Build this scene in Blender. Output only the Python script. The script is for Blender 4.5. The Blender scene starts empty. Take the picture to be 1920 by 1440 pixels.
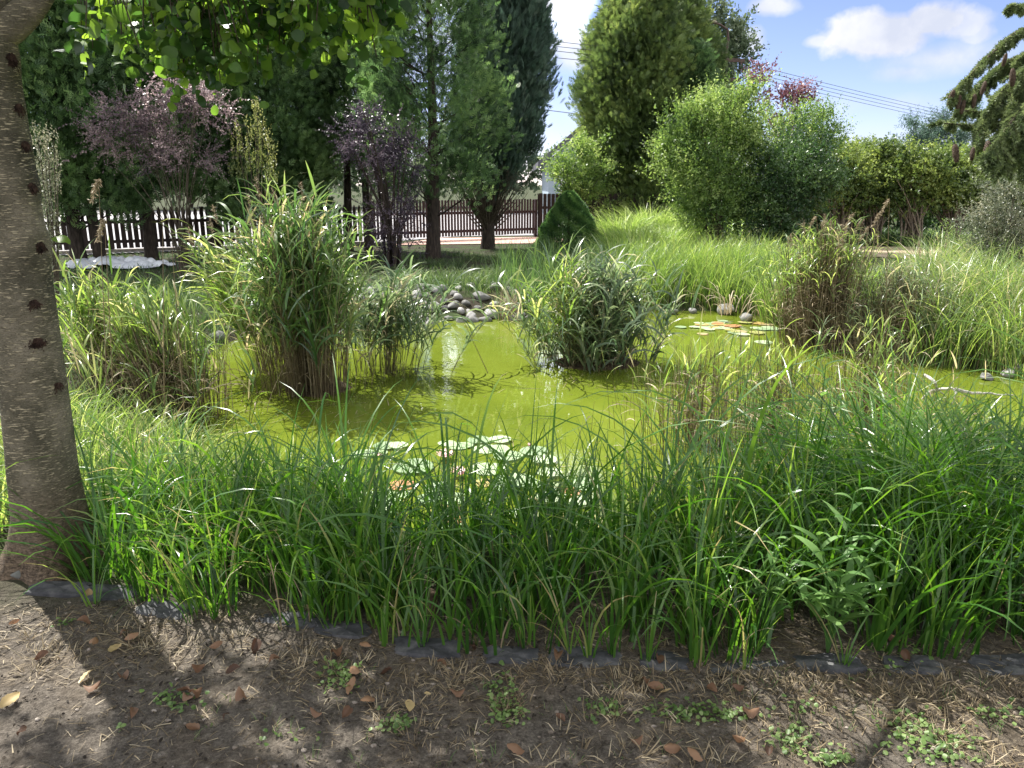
import bpy, math, random
import numpy as np
from mathutils import Vector, Matrix
R_ = math.radians
rng = np.random.default_rng(11)
random.seed(5)
S = bpy.context.scene
COL = S.collection

# ------------------------------------------------------------------ camera
CAM_H, PITCH, FPX = 1.6, R_(14.6), 1440.0
cd = bpy.data.cameras.new("camera"); cd.lens = 27; cd.sensor_width = 36; cd.clip_start = 0.05; cd.clip_end = 3000
cam = bpy.data.objects.new("camera", cd); COL.objects.link(cam)
cam.location = (0, 0, CAM_H); cam.rotation_euler = (R_(90) - PITCH, 0, 0)
S.camera = cam
S.render.resolution_x, S.render.resolution_y = 1024, 768

# ------------------------------------------------------------------ light
SUN_EL, SUN_AZ = R_(53), R_(-40)          # azimuth measured from +Y towards +X
sd = Vector((math.sin(SUN_AZ) * math.cos(SUN_EL), math.cos(SUN_AZ) * math.cos(SUN_EL), math.sin(SUN_EL)))
sl = bpy.data.lights.new("sun", 'SUN'); sl.energy = 5.0; sl.angle = R_(0.55); sl.color = (1.0, 0.965, 0.90)
so = bpy.data.objects.new("sun", sl); COL.objects.link(so); so.rotation_euler = sd.to_track_quat('Z', 'Y').to_euler()
S.view_settings.view_transform = 'Standard'; S.view_settings.look = 'None'
S.view_settings.exposure = 1.35; S.view_settings.gamma = 1.0; S.view_settings.use_curve_mapping = False
S.cycles.max_bounces = 7; S.cycles.diffuse_bounces = 4; S.cycles.glossy_bounces = 3
S.cycles.transmission_bounces = 4; S.cycles.transparent_max_bounces = 4; S.cycles.use_denoising = True
S.cycles.sample_clamp_indirect = 6

def raydir(px, py):
    cp, sp = math.cos(PITCH), math.sin(PITCH)
    a, b = (px - 960) / FPX, -(py - 720) / FPX
    return Vector((a, cp + b * sp, -sp + b * cp))
def G(px, py, z=0.0):                      # point of height z seen at a photo pixel
    d = raydir(px, py); t = (z - CAM_H) / d.z
    return Vector((d.x * t, d.y * t, z))
def AT(px, py, Y):                         # point at distance Y seen at a photo pixel
    d = raydir(px, py); t = Y / d.y
    return Vector((d.x * t, Y, CAM_H + d.z * t))

# world: sky with fair-weather clouds
W = bpy.data.worlds.new("World"); S.world = W; W.use_nodes = True
nt = W.node_tree; nt.nodes.clear(); N = nt.nodes.new; Lk = nt.links.new
sky = N('ShaderNodeTexSky'); sky.sky_type = 'NISHITA'; sky.sun_disc = False
sky.sun_elevation = SUN_EL; sky.sun_rotation = SUN_AZ; sky.air_density = 0.75; sky.dust_density = 0.15; sky.ozone_density = 4.0
bg1 = N('ShaderNodeBackground'); bg1.inputs[1].default_value = 0.072
tint = N('ShaderNodeMix'); tint.data_type = 'RGBA'; tint.blend_type = 'MULTIPLY'; tint.inputs[0].default_value = 1; tint.inputs[7].default_value = (1.12, .93, 1.0, 1)
Lk(sky.outputs[0], tint.inputs[6]); Lk(tint.outputs[2], bg1.inputs[0])
bg2 = N('ShaderNodeBackground'); bg2.inputs[1].default_value = 1.0
tc = N('ShaderNodeTexCoord')
def vm(op, a, b=None):
    n = N('ShaderNodeVectorMath'); n.operation = op
    for i, x in enumerate((a, b)):
        if x is None: continue
        if isinstance(x, (tuple, list, Vector)): n.inputs[i].default_value = tuple(x)
        else: Lk(x, n.inputs[i])
    return n.outputs['Value'] if op in ('DOT_PRODUCT', 'LENGTH') else n.outputs[0]
def mt(op, a, b=0.0, c=None, clamp=False):
    n = N('ShaderNodeMath'); n.operation = op; n.use_clamp = clamp
    for i, x in enumerate((a, b, c)):
        if x is None: continue
        if isinstance(x, (int, float)): n.inputs[i].default_value = x
        else: Lk(x, n.inputs[i])
    return n.outputs[0]
dirn = vm('NORMALIZE', tc.outputs['Generated'])
nz = N('ShaderNodeTexNoise'); nz.inputs['Scale'].default_value = 9; nz.inputs['Detail'].default_value = 7; nz.inputs['Roughness'].default_value = 0.55
Lk(dirn, nz.inputs['Vector'])
nz2 = N('ShaderNodeTexNoise'); nz2.inputs['Scale'].default_value = 30; nz2.inputs['Detail'].default_value = 5
Lk(dirn, nz2.inputs['Vector'])
nn = mt('ADD', mt('MULTIPLY', mt('SUBTRACT', nz.outputs[0], 0.5), 2.6), mt('MULTIPLY', mt('SUBTRACT', nz2.outputs[0], 0.5), 0.9))
mask = None
# (photo pixel centre, half sizes in pixels, softness, strength)
for (cx, cy, rx, ry, soft, k) in [(1670, 62, 92, 44, 0.30, 1.0), (1745, 40, 70, 34, 0.30, 1.0), (1800, 45, 52, 26, 0.4, .85), (1830, 60, 30, 20, .4, .7),
        (1770, 108, 120, 32, 0.9, .75), (1700, 135, 60, 18, .8, .6), (1537, 77, 22, 10, .6, .8), (1400, 78, 36, 28, .5, .9), (1445, 12, 40, 16, .6, .9),
        (1050, 10, 36, 18, .6, .75), (1078, 100, 45, 30, .7, .7), (1065, 250, 80, 60, 1.6, .55), (1540, 200, 100, 22, 1.6, .4), (1700, 195, 130, 18, 1.6, .4), (1600, 262, 260, 30, 1.6, .5),
        (900, 60, 90, 70, .8, .6), (500, 120, 400, 160, 1., .8), (1330, -160, 200, 50, .8, .7)]:
    d0 = raydir(cx, cy).normalized()
    r0 = Vector((d0.y, -d0.x, 0)).normalized(); u0 = r0.cross(d0)
    # squash the clouds' undersides a little
    dx = mt('MULTIPLY', vm('DOT_PRODUCT', dirn, r0), FPX / rx * 0.93)
    dy0 = mt('SUBTRACT', vm('DOT_PRODUCT', dirn, u0), 0.0)
    dy = mt('MULTIPLY', dy0, FPX / ry * 0.93)
    front = mt('GREATER_THAN', vm('DOT_PRODUCT', dirn, d0), 0.3)
    rr = mt('SQRT', mt('ADD', mt('MULTIPLY', dx, dx), mt('MULTIPLY', dy, dy)))
    v = mt('ADD', mt('SUBTRACT', 1.0, rr), mt('MULTIPLY', nn, 0.75))
    m = mt('MULTIPLY', mt('MULTIPLY', mt('DIVIDE', v, soft, clamp=True), k), front)
    mask = m if mask is None else mt('MAXIMUM', mask, m)
shade = N('ShaderNodeMapRange'); shade.inputs[1].default_value = -0.35; shade.inputs[2].default_value = 0.5
Lk(nn, shade.inputs[0])
cr = N('ShaderNodeMix'); cr.data_type = 'RGBA'; cr.inputs[6].default_value = (0.29, 0.31, 0.37, 1); cr.inputs[7].default_value = (0.44, 0.44, 0.45, 1)
Lk(shade.outputs[0], cr.inputs[0]); Lk(cr.outputs[2], bg2.inputs[0])
# unseen broken cloud added behind and above the camera to fill the shaded sides
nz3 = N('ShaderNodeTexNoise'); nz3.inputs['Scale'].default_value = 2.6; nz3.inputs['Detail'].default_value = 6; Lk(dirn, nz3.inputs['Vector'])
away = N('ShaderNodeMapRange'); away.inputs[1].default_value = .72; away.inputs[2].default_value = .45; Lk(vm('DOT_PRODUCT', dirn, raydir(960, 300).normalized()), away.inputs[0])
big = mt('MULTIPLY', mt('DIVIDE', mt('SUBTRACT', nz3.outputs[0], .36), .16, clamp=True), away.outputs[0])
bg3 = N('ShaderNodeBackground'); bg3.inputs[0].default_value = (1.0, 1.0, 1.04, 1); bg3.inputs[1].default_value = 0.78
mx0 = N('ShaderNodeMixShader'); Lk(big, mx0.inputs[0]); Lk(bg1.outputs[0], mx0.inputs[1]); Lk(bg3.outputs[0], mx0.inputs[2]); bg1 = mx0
# narrow bright clouds added above the frame to give the pond pale streaks
tall = None
for (cx, cy, rx, ry) in [(1072, -480, 74, 325), (835, -60, 40, 60)]:
    d0 = raydir(cx, cy).normalized(); r0 = Vector((d0.y, -d0.x, 0)).normalized(); u0 = r0.cross(d0)
    dx = mt('MULTIPLY', vm('DOT_PRODUCT', dirn, r0), FPX / rx * .85); dy = mt('MULTIPLY', vm('DOT_PRODUCT', dirn, u0), FPX / ry * .85)
    v = mt('ADD', mt('SUBTRACT', 1.0, mt('SQRT', mt('ADD', mt('MULTIPLY', dx, dx), mt('MULTIPLY', dy, dy)))), mt('MULTIPLY', nn, .16))
    m = mt('MULTIPLY', mt('DIVIDE', v, .3, clamp=True), mt('GREATER_THAN', vm('DOT_PRODUCT', dirn, d0), .3)); tall = m if tall is None else mt('MAXIMUM', tall, m)
bg4 = N('ShaderNodeBackground'); bg4.inputs[0].default_value = (.93, .97, 1.0, 1); bg4.inputs[1].default_value = 1.7
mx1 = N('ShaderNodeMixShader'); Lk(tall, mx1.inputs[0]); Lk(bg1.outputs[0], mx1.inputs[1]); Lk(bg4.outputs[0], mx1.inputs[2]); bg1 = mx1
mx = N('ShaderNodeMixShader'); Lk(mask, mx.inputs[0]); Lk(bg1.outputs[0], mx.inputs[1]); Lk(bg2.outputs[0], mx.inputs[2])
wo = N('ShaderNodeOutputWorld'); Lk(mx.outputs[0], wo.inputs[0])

# ------------------------------------------------------------------ materials
def newmat(name):
    m = bpy.data.materials.new(name); m.use_nodes = True
    t = m.node_tree; t.nodes.clear(); return m, t
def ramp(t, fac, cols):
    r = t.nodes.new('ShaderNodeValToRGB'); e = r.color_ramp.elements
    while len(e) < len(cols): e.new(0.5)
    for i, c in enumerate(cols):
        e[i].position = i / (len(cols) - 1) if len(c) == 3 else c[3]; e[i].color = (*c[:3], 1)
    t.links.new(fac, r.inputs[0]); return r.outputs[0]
def leafmat(name, cols, rough=0.45, trans=0.35, spec=0.4, dsat=.14, sat=1.15):
    m, t = newmat(name); n = t.nodes.new; l = t.links.new
    at = n('ShaderNodeAttribute'); at.attribute_name = 'v'
    def des(q):
        y_ = .25 * q[0] + .62 * q[1] + .13 * q[2]; return tuple(v + (y_ - v) * dsat for v in q[:3]) + tuple(q[3:])
    cols = [des(q) for q in cols]
    c = ramp(t, at.outputs['Fac'], cols)
    p = n('ShaderNodeBsdfPrincipled'); p.inputs['Roughness'].default_value = rough
    p.inputs['Specular IOR Level'].default_value = spec; l(c, p.inputs['Base Color'])
    tr = n('ShaderNodeBsdfTranslucent')
    h = n('ShaderNodeHueSaturation'); h.inputs['Hue'].default_value = 0.488; h.inputs['Saturation'].default_value = sat; h.inputs['Value'].default_value = 1.9
    l(c, h.inputs['Color']); l(h.outputs[0], tr.inputs['Color'])
    mixs = n('ShaderNodeMixShader'); mixs.inputs[0].default_value = trans
    l(p.outputs[0], mixs.inputs[1]); l(tr.outputs[0], mixs.inputs[2])
    o = n('ShaderNodeOutputMaterial'); l(mixs.outputs[0], o.inputs[0]); return m
def plainmat(name, cols, scale=8, rough=0.8, bump=0.3, detail=6, sc3=(1, 1, 1), spec=0.3, dist=0.02, useattr=False, coord='pos', pos=None):
    m, t = newmat(name); n = t.nodes.new; l = t.links.new
    if coord == 'pos': src = n('ShaderNodeNewGeometry').outputs['Position']
    else: src = n('ShaderNodeTexCoord').outputs['Object']
    mp = n('ShaderNodeMapping'); mp.inputs['Scale'].default_value = sc3; l(src, mp.inputs[0])
    z = n('ShaderNodeTexNoise'); z.inputs['Scale'].default_value = scale; z.inputs['Detail'].default_value = detail; z.inputs['Roughness'].default_value = 0.65
    l(mp.outputs[0], z.inputs['Vector'])
    fac = z.outputs[0]
    mr = n('ShaderNodeMapRange'); mr.inputs[1].default_value = 0.3; mr.inputs[2].default_value = 0.7; l(fac, mr.inputs[0]); fac = mr.outputs[0]
    if useattr:
        at = n('ShaderNodeAttribute'); at.attribute_name = 'v'
        a = n('ShaderNodeMath'); a.operation = 'MULTIPLY_ADD'; a.inputs[1].default_value = 0.5
        l(fac, a.inputs[0]); b = n('ShaderNodeMath'); b.operation = 'MULTIPLY'; b.inputs[1].default_value = 0.5; l(at.outputs['Fac'], b.inputs[0]); l(b.outputs[0], a.inputs[2]); fac = a.outputs[0]
    c = ramp(t, fac, cols)
    p = n('ShaderNodeBsdfPrincipled'); p.inputs['Roughness'].default_value = rough; p.inputs['Specular IOR Level'].default_value = spec
    l(c, p.inputs['Base Color'])
    if bump:
        bp = n('ShaderNodeBump'); bp.inputs['Strength'].default_value = bump; bp.inputs['Distance'].default_value = dist
        l(z.outputs[0], bp.inputs['Height']); l(bp.outputs[0], p.inputs['Normal'])
    o = n('ShaderNodeOutputMaterial'); l(p.outputs[0], o.inputs[0]); return m

M = {}
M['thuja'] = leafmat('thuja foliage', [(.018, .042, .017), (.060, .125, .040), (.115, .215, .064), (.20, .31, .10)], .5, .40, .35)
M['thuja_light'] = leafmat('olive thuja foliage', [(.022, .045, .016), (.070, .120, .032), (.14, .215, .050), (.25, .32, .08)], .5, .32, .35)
M['juniper'] = leafmat('blue green juniper foliage', [(.030, .055, .042), (.058, .108, .076), (.090, .155, .108), (.15, .21, .15)], .6, .32, .3)
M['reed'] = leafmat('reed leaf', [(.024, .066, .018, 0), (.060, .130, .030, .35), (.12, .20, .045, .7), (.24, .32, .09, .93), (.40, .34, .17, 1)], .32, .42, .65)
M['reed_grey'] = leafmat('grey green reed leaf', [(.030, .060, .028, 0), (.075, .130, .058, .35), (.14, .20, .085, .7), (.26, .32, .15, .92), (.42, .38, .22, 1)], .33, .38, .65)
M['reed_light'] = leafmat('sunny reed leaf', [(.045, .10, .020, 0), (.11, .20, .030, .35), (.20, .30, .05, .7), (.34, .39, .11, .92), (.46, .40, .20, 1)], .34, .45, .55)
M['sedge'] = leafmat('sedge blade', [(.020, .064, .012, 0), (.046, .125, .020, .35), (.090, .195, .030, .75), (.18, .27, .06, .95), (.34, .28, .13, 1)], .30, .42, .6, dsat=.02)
M['straw'] = leafmat('dead reed straw', [(.060, .042, .022), (.16, .115, .058), (.27, .205, .11), (.42, .35, .22)], .6, .15, .3, sat=1.0)
M['stem'] = leafmat('reed stem', [(.035, .030, .014), (.075, .080, .028), (.11, .10, .045), (.22, .18, .10)], .5, .05, .4)
M['alder'] = leafmat('round green leaf', [(.018, .052, .012), (.036, .095, .016), (.075, .16, .020), (.17, .29, .03)], .38, .55, .5)
M['barberry'] = leafmat('purple barberry leaf', [(.045, .032, .040), (.12, .082, .092), (.24, .17, .17), (.42, .32, .30)], .38, .35, .5, sat=1.0)
M['barberry_dark'] = leafmat('dark purple barberry leaf', [(.020, .015, .028), (.045, .032, .052), (.085, .060, .085), (.20, .15, .17)], .40, .25, .45, sat=1.0)
M['cherry'] = leafmat('red purple leaf', [(.05, .022, .028), (.11, .045, .055), (.18, .085, .09), (.26, .14, .13)], .4, .35, .5)
M['light_shrub'] = leafmat('light green shrub leaf', [(.035, .080, .020), (.095, .175, .034), (.18, .28, .055), (.32, .41, .13)], .42, .42, .35)
M['dark_shrub'] = leafmat('dark green shrub leaf', [(.014, .042, .014), (.034, .084, .022), (.066, .135, .034), (.13, .21, .055)], .4, .3, .5)
M['hedge'] = leafmat('hedge leaf', [(.030, .060, .016), (.085, .140, .028), (.155, .225, .042), (.26, .33, .07)], .45, .35, .4)
M['grey_shrub'] = leafmat('grey green shrub leaf', [(.045, .060, .035), (.10, .125, .070), (.17, .19, .11), (.28, .27, .17)], .4, .25, .5)
M['box'] = leafmat('yellow green box leaf', [(.04, .07, .02), (.09, .13, .03), (.17, .21, .05), (.34, .36, .12)], .4, .3, .5)
M['spruce'] = leafmat('spruce needle', [(.040, .070, .028), (.100, .150, .055), (.17, .23, .08), (.26, .32, .13)], .5, .2, .4)
M['dwarf'] = leafmat('dwarf spruce needle', [(.030, .085, .024), (.065, .16, .040), (.11, .23, .055), (.17, .30, .08)], .5, .35, .35)
M['far_tree'] = leafmat('far tree leaf', [(.035, .06, .032), (.075, .12, .058), (.12, .17, .085), (.18, .23, .12)], .5, .25, .4)
M['orn_grass'] = leafmat('ornamental grass blade', [(.07, .14, .02), (.13, .23, .03), (.20, .31, .05), (.34, .42, .14)], .38, .45, .45)
M['clover'] = leafmat('low green weed leaf', [(.05, .10, .02), (.09, .17, .03), (.15, .24, .05), (.22, .30, .09)], .45, .35, .4)
M['lawn'] = leafmat('short grass blade', [(.022, .055, .014), (.045, .095, .022), (.075, .135, .032), (.13, .18, .06)], .45, .35, .4)
M['pad'] = leafmat('lily pad', [(.22, .32, .16), (.30, .42, .20), (.37, .49, .25), (.44, .53, .30)], .35, .12, .6)
M['pad_old'] = leafmat('ageing lily pad', [(.30, .32, .08), (.42, .30, .07), (.48, .20, .07), (.40, .34, .16)], .35, .12, .5)
M['litter'] = leafmat('crumbled litter', [(.022, .017, .012), (.050, .039, .028), (.10, .078, .054), (.26, .21, .15)], .8, .05, .2)
M['petal'] = leafmat('pink lily petal', [(.62, .30, .34), (.75, .46, .48), (.82, .62, .62), (.85, .75, .72)], .45, .35, .3, sat=1.0)
M['dead_leaf'] = leafmat('dry fallen leaf', [(.055, .028, .016), (.13, .066, .034), (.24, .13, .060), (.40, .29, .11)], .6, .15, .3, sat=1.05)
M['weed'] = leafmat('broad weed leaf', [(.040, .11, .022), (.075, .18, .034), (.12, .25, .048), (.18, .32, .08)], .38, .42, .5)
M['trunkbark'] = plainmat('rough conifer bark', [(.014, .011, .009), (.040, .030, .023), (.085, .066, .052)], 9, .9, .8, sc3=(3, 3, .6), dist=.03)
M['twig'] = plainmat('brown twig bark', [(.025, .020, .014), (.070, .056, .038), (.14, .115, .085)], 20, .8, .3)
M['legbark'] = plainmat('pale hedge bark', [(.07, .055, .042), (.16, .13, .10), (.27, .23, .18)], 16, .85, .4)
M['stone'] = plainmat('grey field stone', [(.07, .075, .06), (.19, .185, .175), (.40, .39, .37)], 11, .75, .35, useattr=True)
M['slate'] = plainmat('dark edging slab', [(.025, .026, .028), (.055, .056, .060), (.12, .118, .115)], 12, .85, .8, spec=.25, dist=.012)
M['picket'] = plainmat('dark stained wood', [(.016, .010, .009), (.034, .021, .019), (.058, .036, .032)], 14, .6, .2, sc3=(6, 6, .6))
M['picket_purple'] = plainmat('brown stained gate wood', [(.035, .020, .022), (.060, .036, .038), (.09, .055, .055)], 14, .55, .2, sc3=(6, 6, .6))
M['concrete'] = plainmat('fence footing', [(.12, .10, .085), (.24, .21, .18), (.38, .34, .30)], 12, .85, .3)
M['paving'] = plainmat('pale road', [(.20, .19, .20), (.25, .24, .24), (.30, .29, .29)], 5, .85, .1)
M['pinkpave'] = plainmat('pink paving', [(.34, .20, .16), (.48, .30, .24), (.58, .40, .34)], 14, .85, .15)
M['plastic'] = plainmat('white plastic sheet', [(.32, .35, .40), (.55, .58, .62), (.74, .76, .79)], 4, .45, .2, spec=.5)
M['roof'] = plainmat('grey roof', [(.05, .05, .06), (.085, .085, .10), (.12, .12, .14)], 10, .6, .2)
M['wallpaint'] = plainmat('pale blue grey wall paint', [(.24, .30, .35), (.28, .34, .39), (.32, .38, .42)], 3, .8, .05)
M['white'] = plainmat('white frame paint', [(.62, .62, .62), (.72, .72, .72), (.8, .8, .8)], 3, .5, .05)
M['pole'] = plainmat('weathered concrete pole', [(.16, .13, .10), (.26, .22, .17), (.36, .31, .25)], 8, .85, .2)
M['rust'] = plainmat('rusty metal', [(.035, .022, .018), (.075, .045, .035), (.12, .08, .06)], 20, .6, .2)
M['wire'] = plainmat('dark wire', [(.03, .03, .035), (.05, .05, .055), (.06, .06, .07)], 5, .5, 0)
M['cone'] = plainmat('spruce cone', [(.035, .022, .015), (.095, .060, .040), (.17, .12, .085)], 60, .7, .6, dist=.01)
M['sand'] = plainmat('sandy path', [(.20, .15, .10), (.32, .25, .17), (.42, .34, .24)], 3, .95, .2)
M['deadwood'] = plainmat('bleached dead wood', [(.24, .22, .19), (.42, .39, .35), (.60, .58, .54)], 15, .75, .3)
M['stump'] = plainmat('brown stake wood', [(.045, .030, .020), (.10, .068, .045), (.16, .115, .08)], 20, .85, .4, sc3=(1, 1, 3))
M['glass'] = plainmat('dark window glass', [(.02, .025, .03), (.03, .035, .04), (.04, .045, .05)], 2, .08, 0, spec=.6)
M['islandsoil'] = plainmat('root mat', [(.02, .014, .008), (.06, .042, .024), (.12, .088, .05)], 14, .95, .8, dist=.04)

# ------------------------------------------------------------------ geometry helpers
class Geo:
    def __init__(s): s.v = []; s.q = []; s.t = []; s.a = []; s.n = 0
    def add(s, V, F, a=0.5):
        V = np.asarray(V, float).reshape(-1, 3); F = np.asarray(F, np.int64)
        if len(V) == 0: return s
        s.v.append(V); s.a.append(np.broadcast_to(np.asarray(a, float), (len(V),)).copy())
        (s.q if F.shape[1] == 4 else s.t).append(F + s.n); s.n += len(V); return s
    def build(s, name, mat, parent=None, origin=None, smooth=True):
        V = np.concatenate(s.v) if s.v else np.zeros((0, 3)); A = np.concatenate(s.a) if s.a else np.zeros(0)
        if origin is None:
            origin = Vector((0, 0, 0)); q_ = parent
            while q_ is not None: origin = origin + q_.location; q_ = q_.parent
        V = V - np.array(origin)
        Q = np.concatenate(s.q) if s.q else np.zeros((0, 4), np.int64); T = np.concatenate(s.t) if s.t else np.zeros((0, 3), np.int64)
        me = bpy.data.meshes.new(name); me.vertices.add(len(V)); me.vertices.foreach_set('co', V.astype(np.float32).ravel())
        me.loops.add(Q.size + T.size); me.polygons.add(len(Q) + len(T))
        me.loops.foreach_set('vertex_index', np.concatenate([Q.ravel(), T.ravel()]).astype(np.int32))
        me.polygons.foreach_set('loop_start', np.concatenate([np.arange(len(Q)) * 4, Q.size + np.arange(len(T)) * 3]).astype(np.int32))
        me.update(calc_edges=True)
        me.polygons.foreach_set('use_smooth', [bool(smooth)] * len(me.polygons))
        at = me.attributes.new('v', 'FLOAT', 'POINT'); at.data.foreach_set('value', A.astype(np.float32))
        me.materials.append(M[mat] if isinstance(mat, str) else mat); me.validate()
        o = bpy.data.objects.new(name, me); COL.objects.link(o)
        if parent is not None: o.parent = parent
        else: o.location = origin
        return o
def props(o, label=None, cat=None, group=None, kind=None):
    if label: o['label'] = label
    if cat: o['category'] = cat
    if group: o['group'] = group
    if kind: o['kind'] = kind
    return o
def thing(name, label, cat, loc, group=None):
    o = bpy.data.objects.new(name, None); COL.objects.link(o); o.location = loc; o.empty_display_size = .1
    return props(o, label, cat, group)
def clone(o, loc, rotz=None, label=None, group=None, scale=None):
    r = o.copy(); COL.objects.link(r); r.location = loc
    if rotz is not None: r.rotation_euler = (0, 0, rotz)
    if scale: r.scale = scale
    if label: r['label'] = label
    if group: r['group'] = group
    for ch in o.children:
        c = ch.copy(); COL.objects.link(c); c.parent = r
    return r

def U(a, b, n=None): return rng.uniform(a, b, n)
def nrm(v): return v / np.maximum(np.linalg.norm(v, axis=-1, keepdims=True), 1e-9)

def ribbons(P, az, L, Wd, th0, th1, S_=5, pw=1.3, roll=0., twist=0., a=.5, prof='blade', fold=0.):
    """Curved tapering blades; th = angle from vertical along the blade."""
    P = np.asarray(P, float); n = len(P)
    f = lambda x: np.broadcast_to(np.asarray(x, float), (n,)).copy()
    az, L, Wd, th0, th1, roll, twist, a = map(f, (az, L, Wd, th0, th1, roll, twist, a))
    h = np.stack([np.cos(az), np.sin(az), 0 * az], 1); up = np.array([0, 0, 1.])
    side = np.stack([-np.sin(az), np.cos(az), 0 * az], 1)
    p = P.copy(); Vs = []; As = []
    for k in range(S_ + 1):
        t = k / S_; th = th0 + (th1 - th0) * t ** pw
        tan = np.sin(th)[:, None] * h + np.cos(th)[:, None] * up
        nor = np.cross(tan, side)
        rr = roll + twist * t
        sd_ = side * np.cos(rr)[:, None] + nor * np.sin(rr)[:, None]
        if prof == 'blade': w = (1 - t ** 2.2) * (0.75 + .25 * min(1, 4 * t)) + .02
        elif prof == 'lance': w = (math.sin(math.pi * min(1, (t * .93 + .07)) ** .75)) ** .8 + .02
        else: w = 1 - .6 * t
        hw = (Wd * w / 2)[:, None]
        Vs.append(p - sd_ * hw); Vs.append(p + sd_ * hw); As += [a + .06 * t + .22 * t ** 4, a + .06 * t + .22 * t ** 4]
        if k < S_:
            tm = th0 + (th1 - th0) * ((k + .5) / S_) ** pw
            p = p + (L / S_)[:, None] * (np.sin(tm)[:, None] * h + np.cos(tm)[:, None] * up)
    V = np.stack(Vs, 1).reshape(-1, 3); A = np.clip(np.stack(As, 1).reshape(-1), 0, 1)
    b = (np.arange(n) * 2 * (S_ + 1))[:, None]
    k = np.arange(S_) * 2
    F = np.stack([b + k, b + k + 1, b + k + 3, b + k + 2], 2).reshape(-1, 4)
    return V, F, A

def tubes(P, Rr, sides=5):
    """P (n,k,3) centre lines, Rr (n,k) radii."""
    P = np.asarray(P, float); Rr = np.asarray(Rr, float); n, k, _ = P.shape
    Rr = np.broadcast_to(Rr, (n, k))
    tan = np.gradient(P, axis=1); tan = nrm(tan)
    mean = nrm(P[:, -1] - P[:, 0])
    ref = np.where(np.abs(mean[:, 2:3]) > .8, np.array([[1., 0, 0]]), np.array([[0, 0, 1.]]))[:, None, :]
    u = nrm(np.cross(tan, ref)); w = np.cross(tan, u)
    an = np.arange(sides) / sides * 2 * math.pi
    V = P[:, :, None, :] + Rr[:, :, None, None] * (u[:, :, None, :] * np.cos(an)[None, None, :, None] + w[:, :, None, :] * np.sin(an)[None, None, :, None])
    idx = np.arange(n * k * sides).reshape(n, k, sides)
    A_, B_ = idx[:, :-1, :], idx[:, 1:, :]
    F = np.stack([A_, np.roll(A_, -1, 2), np.roll(B_, -1, 2), B_], -1).reshape(-1, 4)
    return V.reshape(-1, 3), F

def curve_pts(P0, P1, k=5, bow=None):
    P0 = np.atleast_2d(np.array(P0, float)); P1 = np.atleast_2d(np.array(P1, float))
    t = np.linspace(0, 1, k)[None, :, None]
    P = P0[:, None] * (1 - t) + P1[:, None] * t
    if bow is not None: P = P + np.atleast_2d(bow)[:, None] * (4 * t * (1 - t))
    return P

def tpl(leaflets):
    """leaf template from (x,y,z,dx,dy,L,W) rhombi."""
    V = []; F = []
    for (x, y, z, ang, L, W_) in leaflets:
        c, s = math.cos(ang), math.sin(ang)
        for (u, w) in ((0, 0), (.45, -.5), (1, 0), (.45, .5)):
            V.append((x + c * u * L - s * w * W_, y + s * u * L + c * w * W_, z + (.06 * L if w else 0)))
        b = len(V) - 4; F.append((b, b + 1, b + 2, b + 3))
    return np.array(V), np.array(F)
T_LEAF = (np.array([(0, 0, 0), (.45, -.5, .05), (1, 0, -.04), (.45, .5, .05)], float), np.array([(0, 1, 2, 3)]))
_an = np.linspace(0, 2 * math.pi, 11)[:-1]
_rv = [(0.5 - .5 * math.cos(x) * (1 + .05 * math.sin(5 * x)), -.5 * math.sin(x) * (1 + .07 * math.sin(4 * x + 1)), .17 * abs(math.sin(x)) + .05 * math.sin(3 * x)) for x in _an]
_rv[0] = (-.02, 0, 0); _rv[5] = (1.0, 0, -.05)
T_ROUND = (np.array(_rv), np.array([(0, 1, 9, 9), (1, 2, 8, 9), (2, 3, 7, 8), (3, 4, 6, 7), (4, 5, 6, 6)]))
T_LANCE = (np.array([(0, 0, 0), (.25, -.42, .05), (.6, -.38, .06), (1, 0, -.08), (.6, .38, .06), (.25, .42, .05)], float), np.array([(0, 1, 4, 5), (1, 2, 3, 4)]))
T_SPRAY = tpl([(0, 0, 0, 0, 1.0, .12), (.12, 0, .06, .85, .50, .13), (.12, 0, -.06, -.75, .52, .13), (.36, 0, .08, .75, .44, .12),
               (.40, 0, -.07, -.65, .42, .12), (.62, 0, .05, .6, .32, .10), (.66, 0, -.05, -.6, .30, .10)])
T_FEATHER = tpl([(0, 0, 0, 0, 1.0, .10), (.1, 0, .03, .35, .55, .09), (.15, 0, -.03, -.35, .55, .09), (.4, 0, .03, .3, .5, .08), (.45, 0, -.03, -.3, .5, .08), (.25, 0, .06, .1, .6, .08)])

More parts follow.
